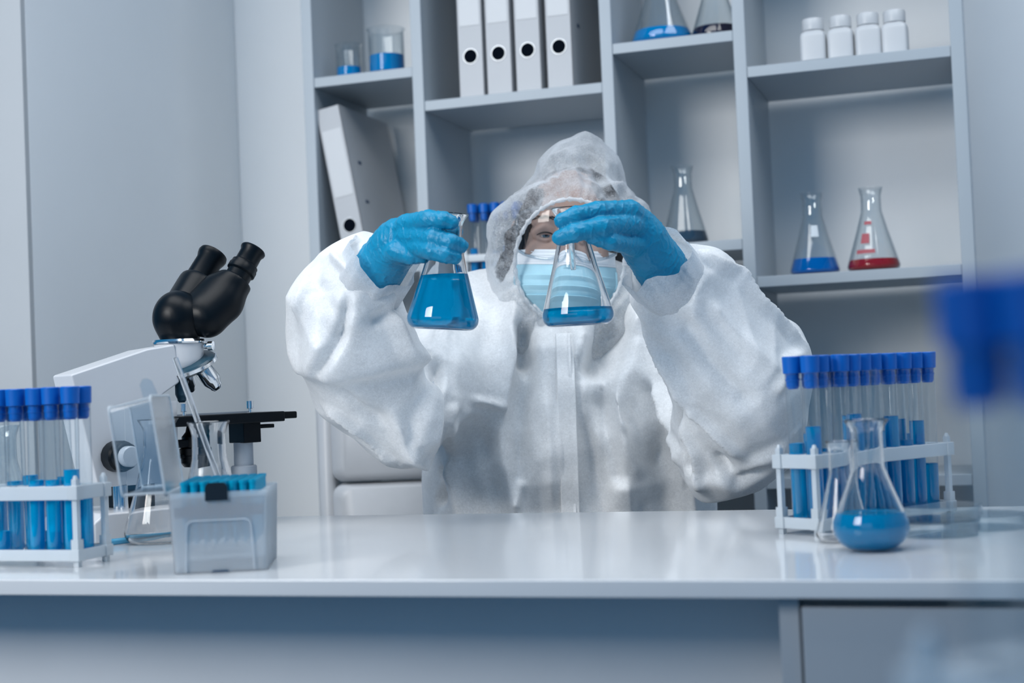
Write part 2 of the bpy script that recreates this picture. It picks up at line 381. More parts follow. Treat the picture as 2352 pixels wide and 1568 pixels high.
def decal(parent, ang, z0, z1_, w, r0, r1, m, name):
    b = MB(); V = []; n = 6
    for z, r in ((z0, r0), (z1_, r1)):
        for k in range(n+1):
            a = ang+(k/n-0.5)*w; V.append((r*math.cos(a), r*math.sin(a), z))
    Fc = [(k, k+1, n+2+k, n+1+k) for k in range(n)]
    b.add(V, Fc); return b.build(name, m, parent)
REDP = mat('red_print', (0.42, 0.10, 0.12), 0.6); WHP = mat('white_print', (0.62, 0.68, 0.72), 0.6)
decal(flB, -1.40, 0.066, 0.087, 0.42, 0.0335, 0.0270, WHP, 'printed_label')
decal(flR, -1.85, 0.048, 0.066, 0.40, 0.0400, 0.0340, REDP, 'printed_label')
decal(flR, -1.80, 0.030, 0.037, 0.75, 0.0460, 0.0440, REDP, 'printed_label')
decal(flR, -1.75, 0.082, 0.088, 0.45, 0.0295, 0.0275, REDP, 'printed_label')

# white pill bottles
def bottle_meshes():
    r = 0.0205; hw = 0.0226
    def sq(h, rr, n=8, exp=5.0):
        return [(rr*abs(math.cos(a))**(2/exp)*(1 if math.cos(a) >= 0 else -1), rr*abs(math.sin(a))**(2/exp)*(1 if math.sin(a) >= 0 else -1), h) for a in [2*math.pi*k/32 for k in range(32)]]
    V = []; Fc = []; rows = [(0, hw*0.9, 6), (0.002, hw, 6), (0.044, hw, 6), (0.049, hw*0.97, 5), (0.053, hw*0.86, 4), (0.0555, hw*0.74, 3), (0.056, hw*0.70, 2.2), (0.059, hw*0.70, 2)]
    for h, rr, ex in rows: V += sq(h, rr, 8, ex)
    for i in range(len(rows)-1):
        for k in range(32): k2 = (k+1) % 32; Fc.append((i*32+k, i*32+k2, (i+1)*32+k2, (i+1)*32+k))
    Fc.append(tuple(range(31, -1, -1))); Fc.append(tuple((len(rows)-1)*32+k for k in range(32)))
    body = MB().add(V, Fc).mesh('bottle_body', WPLAST, 0.7)
    cap = MB().lathe([(0, 0.0565), (0.0192, 0.0565), (0.0195, 0.058), (0.0195, 0.0745), (0.0180, 0.0775), (0.0165, 0.0782), (0, 0.0784)], 40, wob=lambda k: 1.0 if k % 2 else 0.988).mesh('screw_cap', WPLAST, 0.6)
    return body, cap
bb, bcp = bottle_meshes()
for px, o, dy in ((1871, 'leftmost', 0.030), (1934, 'second from the left', 0.032), (1997, 'second from the right', 0.034), (2058, 'rightmost', 0.036)):
    e = thing('pill_bottle', 'squarish white pill bottle with screw cap, %s of four' % o, 'bottle', on_shelf(px, z3, dy), random.uniform(-0.05, 0.05), 'white bottles on the shelf')
    place(bb, 'bottle_body', e); place(bcp, 'screw_cap', e)
# ================================================================== test tubes and racks
TR, TH_ = 0.0081, 0.155
tube_glass = MB().lathe([(0, 0), (0.0045, 0.0012), (0.0070, 0.0038), (TR, 0.009), (TR, TH_-0.002), (TR*1.06, TH_), (TR*0.93, TH_), (TR*0.9, TH_-0.003)], 24).mesh('glass_body', TGLASS, 0.9)
cap_me = MB().lathe([(0, 0.139), (0.0050, 0.139), (0.0066, 0.1415), (0.0068, 0.147), (0.0074, 0.1475), (0.0074, 0.1495), (0.0068, 0.150), (0.0068, 0.1545), (0.0094, 0.1555), (0.0094, 0.1575), (0.0098, 0.172), (0.0090, 0.1728), (0.0, 0.1728)], 48,
                    wob=lambda k: 1.0 if k % 2 else 0.985).mesh('cap', CAP, 0.5)
_lq = {}
def tube_liquid(level, m):
    k = (round(level, 3), m.name)
    if k not in _lq:
        r = TR-0.00015
        _lq[k] = MB().lathe([(0, 0.0003), (0.0044, 0.0015), (0.0069, 0.0041), (r, 0.0092), (r, level), (r*0.85, level-0.0012), (r*0.5, level-0.0016), (0, level-0.0017)], 24).mesh('liquid', m, 0.9)
    return _lq[k]
def test_tube(label, M, level, m, group):
    e = thing('test_tube', label, 'test tube', (0, 0, 0), 0, group); e.matrix_world = M
    place(tube_glass, 'glass_body', e); place(cap_me, 'cap', e)
    if level > 0.012: place(tube_liquid(level, m), 'liquid', e)
    return e
RL, RW, NX, NY, PITCH = 0.234, 0.054, 10, 2, 0.0218
def plate_mesh(z0, z1, name):
    b = MB(); t = 0.0024
    b.box((RL/2, t/2, (z0+z1)/2), (RL, t, z1-z0)); b.box((RL/2, RW-t/2, (z0+z1)/2), (RL, t, z1-z0))
    b.box((t/2, RW/2, (z0+z1)/2), (t, RW-2*t, z1-z0)); b.box((RL-t/2, RW/2, (z0+z1)/2), (RL-t, RW-2*t, 0.0016) if False else (t, RW-2*t, z1-z0))
    zt = z1-0.0012 if name == 'top_plate' else z0+0.0012   # web with square holes
    for i in range(NX+1):
        x = RL/2+(i-NX/2)*PITCH; b.box((x, RW/2, zt), (0.0042, RW-2*t, 0.0018))
    for j in range(NY+1):
        y = RW/2+(j-NY/2)*PITCH; b.box((RL/2, y, zt+0.00002), (RL-2*t, 0.0042, 0.0018))
    for x in (0.004, RL-0.004):                             # corner sockets
        for y in (0.004, RW-0.004):
            b.box((x, y, (z0+z1)/2), (0.0115, 0.0115, (z1-z0)*1.02))
    return b.mesh(name, PP)
rk_top, rk_bot = plate_mesh(0.0675, 0.0815, 'top_plate'), plate_mesh(0.0060, 0.0175, 'bottom_plate')
rk_post = MB().box((0, 0, 0.044), (0.0056, 0.0056, 0.088)).box((0, 0, 0.0215), (0.0086, 0.0086, 0.012)).lathe([(0, 0.088), (0.0028, 0.088), (0.0016, 0.0915), (0, 0.0918)], 8).mesh('post', PP)
def rack(label, M, where, tubes, group, zbase=0.0):
    "M: frame at the near corner, x along the long side"
    e = thing('test_tube_rack', label, 'rack'); e.matrix_world = M
    place(rk_top, 'top_plate', e, 0.0007, 1); place(rk_bot, 'bottom_plate', e, 0.0007, 1)
    for x in (0.004, RL-0.004):
        for y in (0.004, RW-0.004): place(rk_post, 'post', e, M=Matrix.Translation((x, y, 0)))
    ordn = ['first', 'second', 'third', 'fourth', 'fifth', 'sixth', 'seventh', 'eighth', 'ninth', 'tenth']
    for (i, j), (lv, m) in tubes.items():
        lean = Matrix.Rotation(random.uniform(-0.022, 0.022), 4, 'X') @ Matrix.Rotation(random.uniform(-0.022, 0.022), 4, 'Y')
        T = M @ Matrix.Translation((RL/2+(i-(NX-1)/2)*PITCH, RW/2+(j-(NY-1)/2)*PITCH, 0.0092)) @ lean @ Matrix.Rotation(random.uniform(0, 6), 4, 'Z')
        lab = 'blue-capped test tube, %s in the %s row of %s' % (ordn[i], where[j], where[2])
        test_tube(lab, T, lv, m, group)
    return e

# right-hand rack on the bench
N = atz(1881, 1232, DESK_Z); Rr = atz(2186, 1186, DESK_Z); ld = Rr-N
lev = {0: [.100, .066, .058, .110, .072, .090, .105, .078, .098, .050], 1: [.083, .092, .075, .060, .108, .088, .070, .060, .100, .083]}
MT = frame((N[0], N[1], DESK_Z), ld)
rack('milky plastic test tube rack at the right end of the bench', MT, ('near', 'far', 'the right bench rack from the front'), {(i, j): (lev[j][i], BLUE) for i in range(10) for j in range(2)}, 'test tubes in the right bench rack')

# left-hand rack on the bench (long side runs out of frame)
N = atz(181, 1303, DESK_Z)
ML = frame((N[0], N[1], DESK_Z), (math.cos(math.radians(177)), math.sin(math.radians(177))))
ML = ML @ Matrix.Translation((0, -RW, 0))      # y axis of this frame points to the viewer
lev = {1: [.088, .078, .078, .004, .026, .080, .075, .08, .06, .07], 0: [.060, .080, .024, .082, .076, .07, .08, .07, .08, .06]}
use = {(i, j): (lev[j][i], TUBEL) for i in range(6) for j in range(2)}
rack('milky plastic test tube rack at the left end of the bench', ML, ('far', 'near', 'the left bench rack from the right'), use, 'test tubes in the left bench rack')

# rack standing in the bookcase
P0 = on_shelf(1068, 1.091, 0.075)
MS = frame((P0[0], P0[1], 1.0915), (0.995, 0.10))
rack('white test tube rack with blue tubes on the middle bookcase shelf', MS, ('front', 'back', 'the bookcase rack from the left'), {(i, j): ((.085, .072, .078, .086, .07, .08)[i] - .012*j, SLIQ) for i in range(5) for j in range(2)}, 'test tubes in the bookcase rack')

# blurred rack close to the lens, standing on a trolley
tb = thing('trolley', 'small white side trolley carrying the blurred near rack', 'trolley', (0.0, 0.0, 0.0))
F0 = atD(2262, 700, 0.385); TZ = 0.755
MB().box((F0[0]+0.12, F0[1]-0.06, TZ-0.0125), (0.46, 0.34, 0.025)).build('trolley_top', DESKM, tb, bevel=0.003)
for dx in (-0.08, 0.32):
    for dy in (-0.2, 0.08): MB().box((F0[0]+dx, F0[1]+dy, 0.365), (0.025, 0.025, 0.730)).build('leg', PANELM, tb, bevel=0.002)
MF = frame((F0[0], F0[1], TZ), (math.cos(0.85), math.sin(0.85))) @ Matrix.Translation((-(RL/2-(NX-1)/2*PITCH), -(RW/2+PITCH/2), 0))
NEARP = {(i, j): (0.045, SLIQ) for i in range(4) for j in range(2)}
rack('out-of-focus test tube rack close to the lens at the right edge', MF, ('near', 'far', 'the blurred near rack from the left'), NEARP, 'blurred foreground test tubes')

# ------------------------------------------------------------------ loose glassware on the bench
def bench(x, y): p = atz(x, y, DESK_Z); return (p[0], p[1], DESK_Z+0.0003)
pf = bench(2003, 1262)
flask('small flask of bright blue liquid with a glass pipette, right end of the bench', pf, 0.119, 0.0345, 0.0145, 0.0205, 0.034, CYAN, corner=0.0215, neck_at=0.62, name='erlenmeyer_flask')
pr = np.array(pf)+np.array((0.000, 0.0, 0.0))
tag(MB().tube([np.array(pf)+np.array((-0.004, 0.004, 0.006)), atD(2006, 846, np.dot(pr-CAM, _f)+0.004)], 0.0027, 12).build('glass_pipette', TGLASS, smooth=0.8), 'thin glass pipette standing in the small blue flask on the right', 'pipette')
flask('small empty flask behind the blue flask at the right end of the bench', bench(1938, 1243), 0.097, 0.0262, 0.0110, 0.0136, 0, None, corner=0.008, neck_at=0.66)
PET = thin_glass('clear_dish', base=0.03, edge=0.45, power=2.5)
def petri(label, loc, r, h):
    e = thing('petri_dish', label, 'petri dish', loc)
    MB().lathe([(0, 0), (r, 0), (r, h*0.8), (r-0.0012, h*0.8), (r-0.0012, 0.0012), (0, 0.0012)], 48).build('dish', PET, e, smooth=0.8)
    MB().lathe([(r+0.0022, h*0.28), (r+0.0022, h), (0, h), (0, h-0.0012), (r+0.001, h-0.0012), (r+0.001, h*0.28)], 48).build('lid', PET, e, smooth=0.8)
pd = bench(2150, 1228)
petri('lower clear petri dish of the stack right of the small flasks', pd, 0.040, 0.0145)
petri('upper clear petri dish of the stack right of the small flasks', (pd[0]+0.003, pd[1]+0.004, pd[2]+0.0149), 0.040, 0.0145)
petri('single clear petri dish behind the petri dish stack by the rack', bench(2262, 1212), 0.040, 0.0145)
# two clear flasks between microscope and tip box
flask('empty clear flask left of the tip box in front of the microscope', bench(372, 1244), 0.142, 0.0425, 0.0175, 0.0235, 0, None, corner=0.012)
p2 = bench(489, 1268)
flask('clear flask holding a glass rod behind the tip box', p2, 0.139, 0.0400, 0.0180, 0.0225, 0, None, corner=0.012)
d2 = np.dot(np.array(p2)-CAM, _f)
tag(MB().tube([atD(502, 1100, d2+0.002), atD(402, 822, d2+0.012)], 0.0031, 14).build('stirring_rod', GLASS, smooth=0.8), 'clear glass rod leaning out of the flask behind the tip box', 'glass rod')
flask('clear wide-mouthed flask behind the left test tube rack', bench(8, 1262), 0.142, 0.042, 0.018, 0.0225, 0, None, TGLASS, corner=0.012)

tag(MB().tube([atz(232, 1247, DESK_Z+0.004), atz(395, 1229, DESK_Z+0.004)], 0.0036, 12).build('plastic_pipette', mat('pale_blue_plastic', (0.10, 0.48, 0.75), 0.2, trans=0.4), smooth=0.8), 'pale blue plastic pipette lying on the bench behind the clear flask', 'pipette')
# ------------------------------------------------------------------ pipette tip box
FLc = atz(390, 1321, DESK_Z); FRc = atz(624, 1309, DESK_Z); xd = FRc-FLc
TB = frame((FLc[0], FLc[1], DESK_Z+0.0003), xd); BW, BD, BH = 0.0935, 0.121, 0.0755
TIPBOX = bpy.data.materials.new('frosted_polypropylene'); TIPBOX.use_nodes = True
_nt = TIPBOX.node_tree; _b = _nt.nodes['Principled BSDF']
_b.inputs['Base Color'].default_value = (0.90, 0.92, 0.94, 1); _b.inputs['Roughness'].default_value = 0.45
_tr = _nt.nodes.new('ShaderNodeBsdfTranslucent'); _tr.inputs[0].default_value = (0.92, 0.94, 0.96, 1)
_tp = _nt.nodes.new('ShaderNodeBsdfRefraction'); _tp.inputs['Roughness'].default_value = 0.30; _tp.inputs['IOR'].default_value = 1.06; _tp.inputs['Color'].default_value = (0.93, 0.96, 0.98, 1)
_m1 = _nt.nodes.new('ShaderNodeMixShader'); _m1.inputs[0].default_value = 0.40; _m2 = _nt.nodes.new('ShaderNodeMixShader'); _m2.inputs[0].default_value = 0.60
_nt.links.new(_b.outputs[0], _m1.inputs[1]); _nt.links.new(_tr.outputs[0], _m1.inputs[2]); _nt.links.new(_m1.outputs[0], _m2.inputs[1]); _nt.links.new(_tp.outputs[0], _m2.inputs[2])
_nt.links.new(_m2.outputs[0], _nt.nodes['Material Output'].inputs['Surface'])
CLEARP = thin_glass('clear_lid_plastic', tint=(0.86, 0.90, 0.93), base=0.13, edge=0.6, power=1.5, rough=0.22, edge_tint=(0.80, 0.86, 0.9))
LATCH = mat('latch_black', (0.006, 0.012, 0.02), 0.35)
GREYB = mat('grey_tip_tray', (0.06, 0.10, 0.16), 0.5)
tip = thing('pipette_tip_box', 'frosted pipette tip box with open hinged lid at the bench edge', 'tip box'); tip.matrix_world = TB
def rrect(w0, d0, r, n=5):
    pts = []
    for cx, cy, a0 in ((w0/2-r, d0/2-r, 0), (-w0/2+r, d0/2-r, 90), (-w0/2+r, -d0/2+r, 180), (w0/2-r, -d0/2+r, 270)):
        for k in range(n+1):
            a = math.radians(a0+90*k/n); pts.append((cx+r*math.cos(a), cy+r*math.sin(a)))
    return pts
def loft(b, rings, M=None, cap0=True, cap1=True):
    n = len(rings[0]); V = [p for r_ in rings for p in r_]; Fc = []
    for i in range(len(rings)-1):
        for k in range(n): k2 = (k+1) % n; Fc.append((i*n+k, i*n+k2, (i+1)*n+k2, (i+1)*n+k))
    if cap0: Fc.append(tuple(range(n-1, -1, -1)))
    if cap1: Fc.append(tuple((len(rings)-1)*n+k for k in range(n)))
    return b.add(V, Fc, M)
def tray(w0, d0, w1, d1, h, t, r=0.006):
    o = [[(x, y, z) for x, y in rrect(w_, d_, r)] for w_, d_, z in ((w0, d0, 0), (w1, d1, h))]
    i = [[(x, y, z) for x, y in rrect(w_-2*t, d_-2*t, r-t*0.6)] for w_, d_, z in ((w1, d1, h), (w0, d0, t))]
    return loft(MB(), o+i)
cxy = Matrix.Translation((BW/2, BD/2, 0))
tray(BW-0.006, BD-0.006, BW, BD, BH, 0.0014).build('box_base', TIPBOX, tip, 0.6, M=cxy)
arch = [(-0.032, 0.0015), (-0.030, 0.043)]+[(-0.024-0.006*math.cos(a), 0.043+0.006*math.sin(a)) for a in (0.4, 0.8, 1.2, 1.57)]
arch = arch+[(-x, z) for x, z in reversed(arch)]
MB().tube([(BW/2+x, 0.0018-z*0.03-0.0012+0.0006, z) for x, z in arch], 0.0009, 6).build('arch_rib', TIPBOX, tip)
MB().box((BW/2, BD/2, 0.0710), (BW-0.006, BD-0.006, 0.0016)).build('tip_tray', PP, tip)
MB().box((BW/2, 0.0058, 0.0570), (BW-0.010, 0.0020, 0.0095)).build('tray_band', GREYB, tip, bevel=0.0006)
MB().prism([(-0.0105, 0.0675), (-0.0105, 0.0795), (-0.009, 0.083), (-0.007, 0.0843), (0.007, 0.0843), (0.009, 0.083), (0.0105, 0.0795), (0.0105, 0.0675)], -0.0022, -0.0002, Matrix.Translation((BW/2-0.001, 0, 0))).build('latch', LATCH, tip)
MB().prism([(-0.0085, 0.0005), (-0.0065, 0.0022), (0.0065, 0.0022), (0.0085, 0.0005)], 0.0008, 0.0026, Matrix.Translation((BW/2, 0, 0))).build('foot', GREYB, tip)
LID = tray(BW, BD, BW-0.008, BD-0.008, 0.040, 0.0014)
# lid hinged on the left long side, opened past upright
Lm = Matrix.Translation((-0.0015, 0, BH)) @ Matrix.Rotation(math.radians(-97), 4, 'Y') @ Matrix.Translation((BW/2, BD/2, 0))
lid = LID.build('lid', CLEARP, tip, 0.6, M=Lm)
for z_, w_, d_ in ((0.0, BW, BD), (0.040, BW-0.008, BD-0.008)):
    q_ = rrect(w_, d_, 0.006); MB().tube([(x, y, z_) for x, y in q_+q_[:1]], 0.0011, 6).build('lid_rim', PP, lid)
for x_, y_ in ((-1, -1), (1, -1), (1, 1), (-1, 1)): MB().tube([(x_*(BW/2-0.0016), y_*(BD/2-0.0016), 0), (x_*(BW/2-0.0056), y_*(BD/2-0.0056), 0.040)], 0.0009, 6).build('lid_corner', PP, lid)
MB().prism([(-0.007, -0.002), (-0.006, 0.012), (-0.002, 0.016), (0.002, 0.016), (0.006, 0.012), (0.007, -0.002)], -0.0008, 0.0008).build('lid_tab', CLEARP, lid, M=Matrix.Translation((BW/2+0.002, -0.02, 0.006)) @ Matrix.Rotation(math.radians(80), 4, 'Y'))
MB().tube([(-0.0025, 0.01, BH-0.001), (-0.0025, BD-0.01, BH-0.001)], 0.0022, 10).build('hinge', TIPBOX, tip)
TIPM = mat('blue_tip_plastic', (0.0, 0.40, 0.64), 0.25, trans=0.15, ior=1.4)
tip_me = MB().lathe([(0.0008, -0.046), (0.0022, -0.018), (0.0031, 0.0), (0.0034, 0.0006), (0.0034, 0.010), (0.0040, 0.0102), (0.0040, 0.0132), (0.0031, 0.0132), (0.0028, 0.006), (0.0005, -0.044)], 12).mesh('pipette_tip', TIPM, 0.6)
for i in range(8):
    for j in range(12):
        o = place(tip_me, 'pipette_tip'); o.matrix_world = TB @ Matrix.Translation((BW/2+(i-3.5)*0.0092, BD/2+(j-5.5)*0.0092, 0.0720))
        tag(o, 'blue pipette tip standing in the frosted tip box', 'pipette tip', 'blue tips in the tip box')
# ================================================================== implicit-surface modelling (for cloth, gloves, head)
class SDF:
    def __init__(s, lo, hi, h):
        s.lo = np.array(lo, np.float32); s.h = h
        s.n = np.ceil((np.array(hi)-np.array(lo))/h).astype(int)+1
        s.f = np.full(s.n, 0.5, np.float32)
    def _win(s, lo, hi, m):
        a = np.clip(np.floor((np.array(lo)-m-s.lo)/s.h).astype(int), 0, s.n); b = np.clip(np.ceil((np.array(hi)+m-s.lo)/s.h).astype(int)+1, 0, s.n)
        ax = [s.lo[i]+s.h*np.arange(a[i], b[i], dtype=np.float32) for i in range(3)]
        return (slice(a[0], b[0]), slice(a[1], b[1]), slice(a[2], b[2])), ax[0][:, None, None], ax[1][None, :, None], ax[2][None, None, :]
    def _merge(s, w, d, k, sub):
        g = s.f[w]
        if g.size == 0: return
        if sub:
            d = -d; hh = np.maximum(k-np.abs(g-d), 0)/k if k > 0 else 0
            s.f[w] = np.maximum(g, d)+(hh*hh*k*0.25 if k > 0 else 0)
        else:
            hh = np.maximum(k-np.abs(g-d), 0)/k if k > 0 else 0
            s.f[w] = np.minimum(g, d)-(hh*hh*k*0.25 if k > 0 else 0)
    def cone(s, a, b, ra, rb, k=0.02, sub=False):
        a = np.array(a, np.float32); b = np.array(b, np.float32); m = max(ra, rb)+k+3*s.h
        w, X, Y, Z = s._win(np.minimum(a, b), np.maximum(a, b), m)
        ba = b-a; L = float(ba@ba)+1e-12
        t = np.clip(((X-a[0])*ba[0]+(Y-a[1])*ba[1]+(Z-a[2])*ba[2])/L, 0, 1)
        d = np.sqrt((X-a[0]-ba[0]*t)**2+(Y-a[1]-ba[1]*t)**2+(Z-a[2]-ba[2]*t)**2)-(ra+(rb-ra)*t)
        s._merge(w, d, k, sub); return s
    def chain(s, pts, rad, k=0.02):
        for i in range(len(pts)-1): s.cone(pts[i], pts[i+1], rad[i], rad[i+1], k)
        return s
    def ell(s, c, r, axes=None, k=0.02, sub=False):
        c = np.array(c, np.float32); A = np.eye(3, dtype=np.float32) if axes is None else np.array(axes, np.float32)
        R = max(r); w, X, Y, Z = s._win(c, c, R+k+3*s.h)
        q = [((X-c[0])*A[i][0]+(Y-c[1])*A[i][1]+(Z-c[2])*A[i][2]) for i in range(3)]
        k0 = np.sqrt(sum((q[i]/r[i])**2 for i in range(3))); k1 = np.sqrt(sum((q[i]/(r[i]*r[i]))**2 for i in range(3)))+1e-6
        s._merge(w, k0*(k0-1)/k1, k, sub); return s
    def mesh(s):
        f = s.f; n = np.array(f.shape); ins = f < 0
        cn = tuple(n-1); cnt = np.zeros(cn, np.int8)
        for dx in (0, 1):
            for dy in (0, 1):
                for dz in (0, 1): cnt += ins[dx:n[0]-1+dx, dy:n[1]-1+dy, dz:n[2]-1+dz]
        act = (cnt > 0) & (cnt < 8); idx = np.full(cn, -1, np.int64); I = np.argwhere(act); idx[act] = np.arange(len(I))
        acc = np.zeros((len(I), 3)); num = np.zeros(len(I))
        for ax in range(3):
            o1, o2 = [(1, 2), (0, 2), (0, 1)][ax]
            for u in (0, 1):
                for v in (0, 1):
                    off = np.zeros(3, int); off[o1] = u; off[o2] = v; A = I+off; off2 = off.copy(); off2[ax] = 1; B = I+off2
                    fa = f[A[:, 0], A[:, 1], A[:, 2]]; fb = f[B[:, 0], B[:, 1], B[:, 2]]; cr = (fa < 0) != (fb < 0)
                    t = np.where(cr, fa/np.where(cr, fa-fb, 1), 0); p = off[None].astype(float).repeat(len(I), 0); p[:, ax] = t
                    acc[cr] += p[cr]; num[cr] += 1
        V = s.lo+s.h*(I+acc/num[:, None])
        Q = []
        for ax in range(3):
            o1, o2 = [(1, 2), (2, 0), (0, 1)][ax]
            sl0 = [slice(None)]*3; sl1 = [slice(None)]*3; sl0[ax] = slice(0, -1); sl1[ax] = slice(1, None)
            a, b = ins[tuple(sl0)], ins[tuple(sl1)]
            for flip, msk in ((False, a & ~b), (True, ~a & b)):
                E = np.argwhere(msk); E = E[(E[:, o1] > 0) & (E[:, o2] > 0) & (E[:, o1] < n[o1]-1) & (E[:, o2] < n[o2]-1)]
                e1 = np.zeros(3, int); e1[o1] = 1; e2 = np.zeros(3, int); e2[o2] = 1
                q = np.stack([idx[tuple((E-e1-e2).T)], idx[tuple((E-e2).T)], idx[tuple(E.T)], idx[tuple((E-e1).T)]], 1)
                Q.append(q[:, ::-1] if flip else q)
        return V, np.concatenate(Q)
def smooth_mesh(V, Q, it=3, lam=0.5):
    e = np.concatenate([Q[:, [0, 1]], Q[:, [1, 2]], Q[:, [2, 3]], Q[:, [3, 0]]]); V = V.copy()
    deg = np.bincount(e.ravel(), minlength=len(V))[:, None].astype(float)+1e-9
    for _ in range(it):
        S = np.stack([np.bincount(e[:, 0], V[e[:, 1], c], len(V))+np.bincount(e[:, 1], V[e[:, 0], c], len(V)) for c in range(3)], 1)
        V += lam*(S/deg-V)
    return V
def vnormals(V, Q):
    fn = np.cross(V[Q[:, 2]]-V[Q[:, 0]], V[Q[:, 3]]-V[Q[:, 1]])
    N = np.stack([sum(np.bincount(Q[:, j], fn[:, c], len(V)) for j in range(4)) for c in range(3)], 1)
    return N/(np.linalg.norm(N, axis=1, keepdims=True)+1e-12)
def wnoise(P, freq, seed, n=28):
    "smooth random field, about -1..1"
    g = np.random.RandomState(seed); K = g.normal(size=(n, 3)); K *= (freq*(0.6+0.8*g.rand(n))/np.linalg.norm(K, axis=1))[:, None]; ph = g.rand(n)*6.283
    out = np.zeros(len(P))
    for i in range(n): out += np.sin(P@K[i]+ph[i])
    return out/math.sqrt(n)*1.2
def cells(P, seeds):
    "distance to nearest and second nearest seed (crumple facets)"
    d1 = np.full(len(P), 9.0); d2 = np.full(len(P), 9.0)
    for s_ in seeds:
        d = np.linalg.norm(P-s_, axis=1); m = d < d1
        d2 = np.where(m, d1, np.minimum(d2, d)); d1 = np.where(m, d, d1)
    return d1, d2
def mesh_obj(name, V, Q, m, parent=None, smooth=True):
    me = bpy.data.meshes.new(name); me.from_pydata(V.tolist(), [], Q.tolist() if hasattr(Q, 'tolist') else Q); me.validate()
    me.polygons.foreach_set('use_smooth', [smooth]*len(me.polygons)); me.materials.append(m)
    return place(me, name, parent)
from mathutils.bvhtree import BVHTree
class Surf:
    def __init__(s, V, Q): s.t = BVHTree.FromPolygons([tuple(v) for v in V], [tuple(q) for q in Q])
    def hit(s, x, y):
        d = Vector(ray(x, y)).normalized(); h = s.t.ray_cast(Vector(CAM), d)
        return None if h[0] is None else np.array(h[0])
def polyline(surf, pts, step=12.0):
    "image-traced line laid on the cloth surface as 3-D points"
    out = []
    for (a, b) in zip(pts[:-1], pts[1:]):
        L = math.hypot(b[0]-a[0], b[1]-a[1]); n = max(1, int(L/step))
        for k in range(n): u = k/n; out.append((a[0]+(b[0]-a[0])*u, a[1]+(b[1]-a[1])*u))
    out.append(pts[-1]); r = [surf.hit(*p) for p in out]; return np.array([p for p in r if p is not None])
def seg_dist(P, L):
    best = np.full(len(P), 9.0); tan = np.zeros((len(P), 3)); off = np.zeros((len(P), 3)); tt = np.zeros(len(P)); n = len(L)-1
    for i in range(n):
        a, b = L[i], L[i+1]; ba = b-a; t = np.clip((P-a)@ba/(ba@ba+1e-12), 0, 1); o = P-a-t[:, None]*ba; d = np.linalg.norm(o, axis=1); m = d < best
        best[m] = d[m]; tan[m] = ba/(np.linalg.norm(ba)+1e-9); off[m] = o[m]; tt[m] = (i+t[m])/n
    return best, tan, off, tt
def apply_folds(V, N, surf, folds):
    D = np.zeros(len(V))
    for kind, pts, wd, h in folds:
        L = polyline(surf, pts)
        if len(L) < 2: continue
        near = np.all((V > L.min(0)-0.09) & (V < L.max(0)+0.09), axis=1); ix = np.where(near)[0]
        if not len(ix): continue
        d, tan, off, tt = seg_dist(V[ix], L); taper = np.clip(np.minimum(tt, 1-tt)*6+0.25, 0, 1)
        facing = np.clip((N[ix]@(-_f))*2.5+0.2, 0, 1)
        if kind == 'r': g = np.maximum(0, 1-d/wd)**1.4
        elif kind == 'v': g = -np.exp(-(d/wd)**2*2)
        elif kind == 's':       # step: cloth to the image-left of the line lies proud
            sg = np.einsum('ij,ij->i', np.cross(tan, off), N[ix]); side = 1/(1+np.exp(-np.sign(sg)*d/(wd*0.12))); g = side*np.exp(-(d/(wd*2.2))**2)
        D[ix] += g*h*taper*facing
    return D

# ================================================================== the person
PER = thing('person', 'person in white hooded coverall, goggles, mask and blue gloves holding up two flasks', 'person', tuple(at_depth_z(1300, 2.28, 0.0)))
PER_INV = Matrix.Translation(-Vector(PER.location))
def W(V): return np.asarray(V)-np.array(PER.location)
def px(x, y, D): return atD(x, y, D)
def rp(r, D): return r*D/FPX
SUIT = cloth_mat('coverall_nonwoven', (0.92, 0.93, 0.935), transl=0.16, transp=0.02)
HOODM = cloth_mat('hood_nonwoven', (0.74, 0.77, 0.80), transl=0.35, transp=0.92, fiber=1.6)
CUFFM = cloth_mat('cuff_nonwoven', (0.87, 0.89, 0.91), transl=0.40, transp=0.24, fiber=1.3)
SKIN = mat('skin', (0.38, 0.255, 0.21), 0.5, noise=0.06, nscale=60, sss=0.15)
INNER = mat('inner_shirt', (0.55, 0.60, 0.66), 0.8)
GLOVE = mat('blue_nitrile', (0.002, 0.250, 0.445), 0.42, noise=0.05, nscale=30, bump=0.35, bscale=220)
HAIR = mat('dark_hair', (0.020, 0.016, 0.018), 0.45, noise=0.3, nscale=80)

# ---- coverall
LS = [((852, 622, 1.87), 74), ((818, 690, 1.89), 120), ((826, 800, 1.92), 142), ((850, 900, 1.95), 122), ((925, 985, 2.00), 86)]
RS = [((1520, 618, 1.87), 76), ((1572, 690, 1.89), 108), ((1632, 785, 1.92), 138), ((1688, 868, 1.95), 152), ((1690, 965, 1.98), 122), ((1650, 1035, 2.01), 92)]
SHL, SHR, NECK = (1105, 800, 2.24), (1520, 800, 2.24), (1300, 745, 2.25)
lo = np.array([-1.22, 1.55, 0.60]); hi = np.array([-0.12, 2.42, 1.32])
g = SDF(lo, hi, 0.0041)
def chpx(g, L, k, sc=1.0): g.chain([px(*p) for p, r in L], [rp(r, p[2])*sc for p, r in L], k)
_rh = np.array([math.cos(YAW), math.sin(YAW), 0]); _fh = np.array([-math.sin(YAW), math.cos(YAW), 0]); _up = np.array([0, 0, 1.0])
AXP = [_rh, _fh, _up]
tor = px(1300, 960, 2.27)
g.ell(px(1302, 930, 2.265), (0.215, 0.148, 0.23), AXP, 0.05)
g.ell(px(1312, 1180, 2.26), (0.222, 0.150, 0.24), AXP, 0.08)
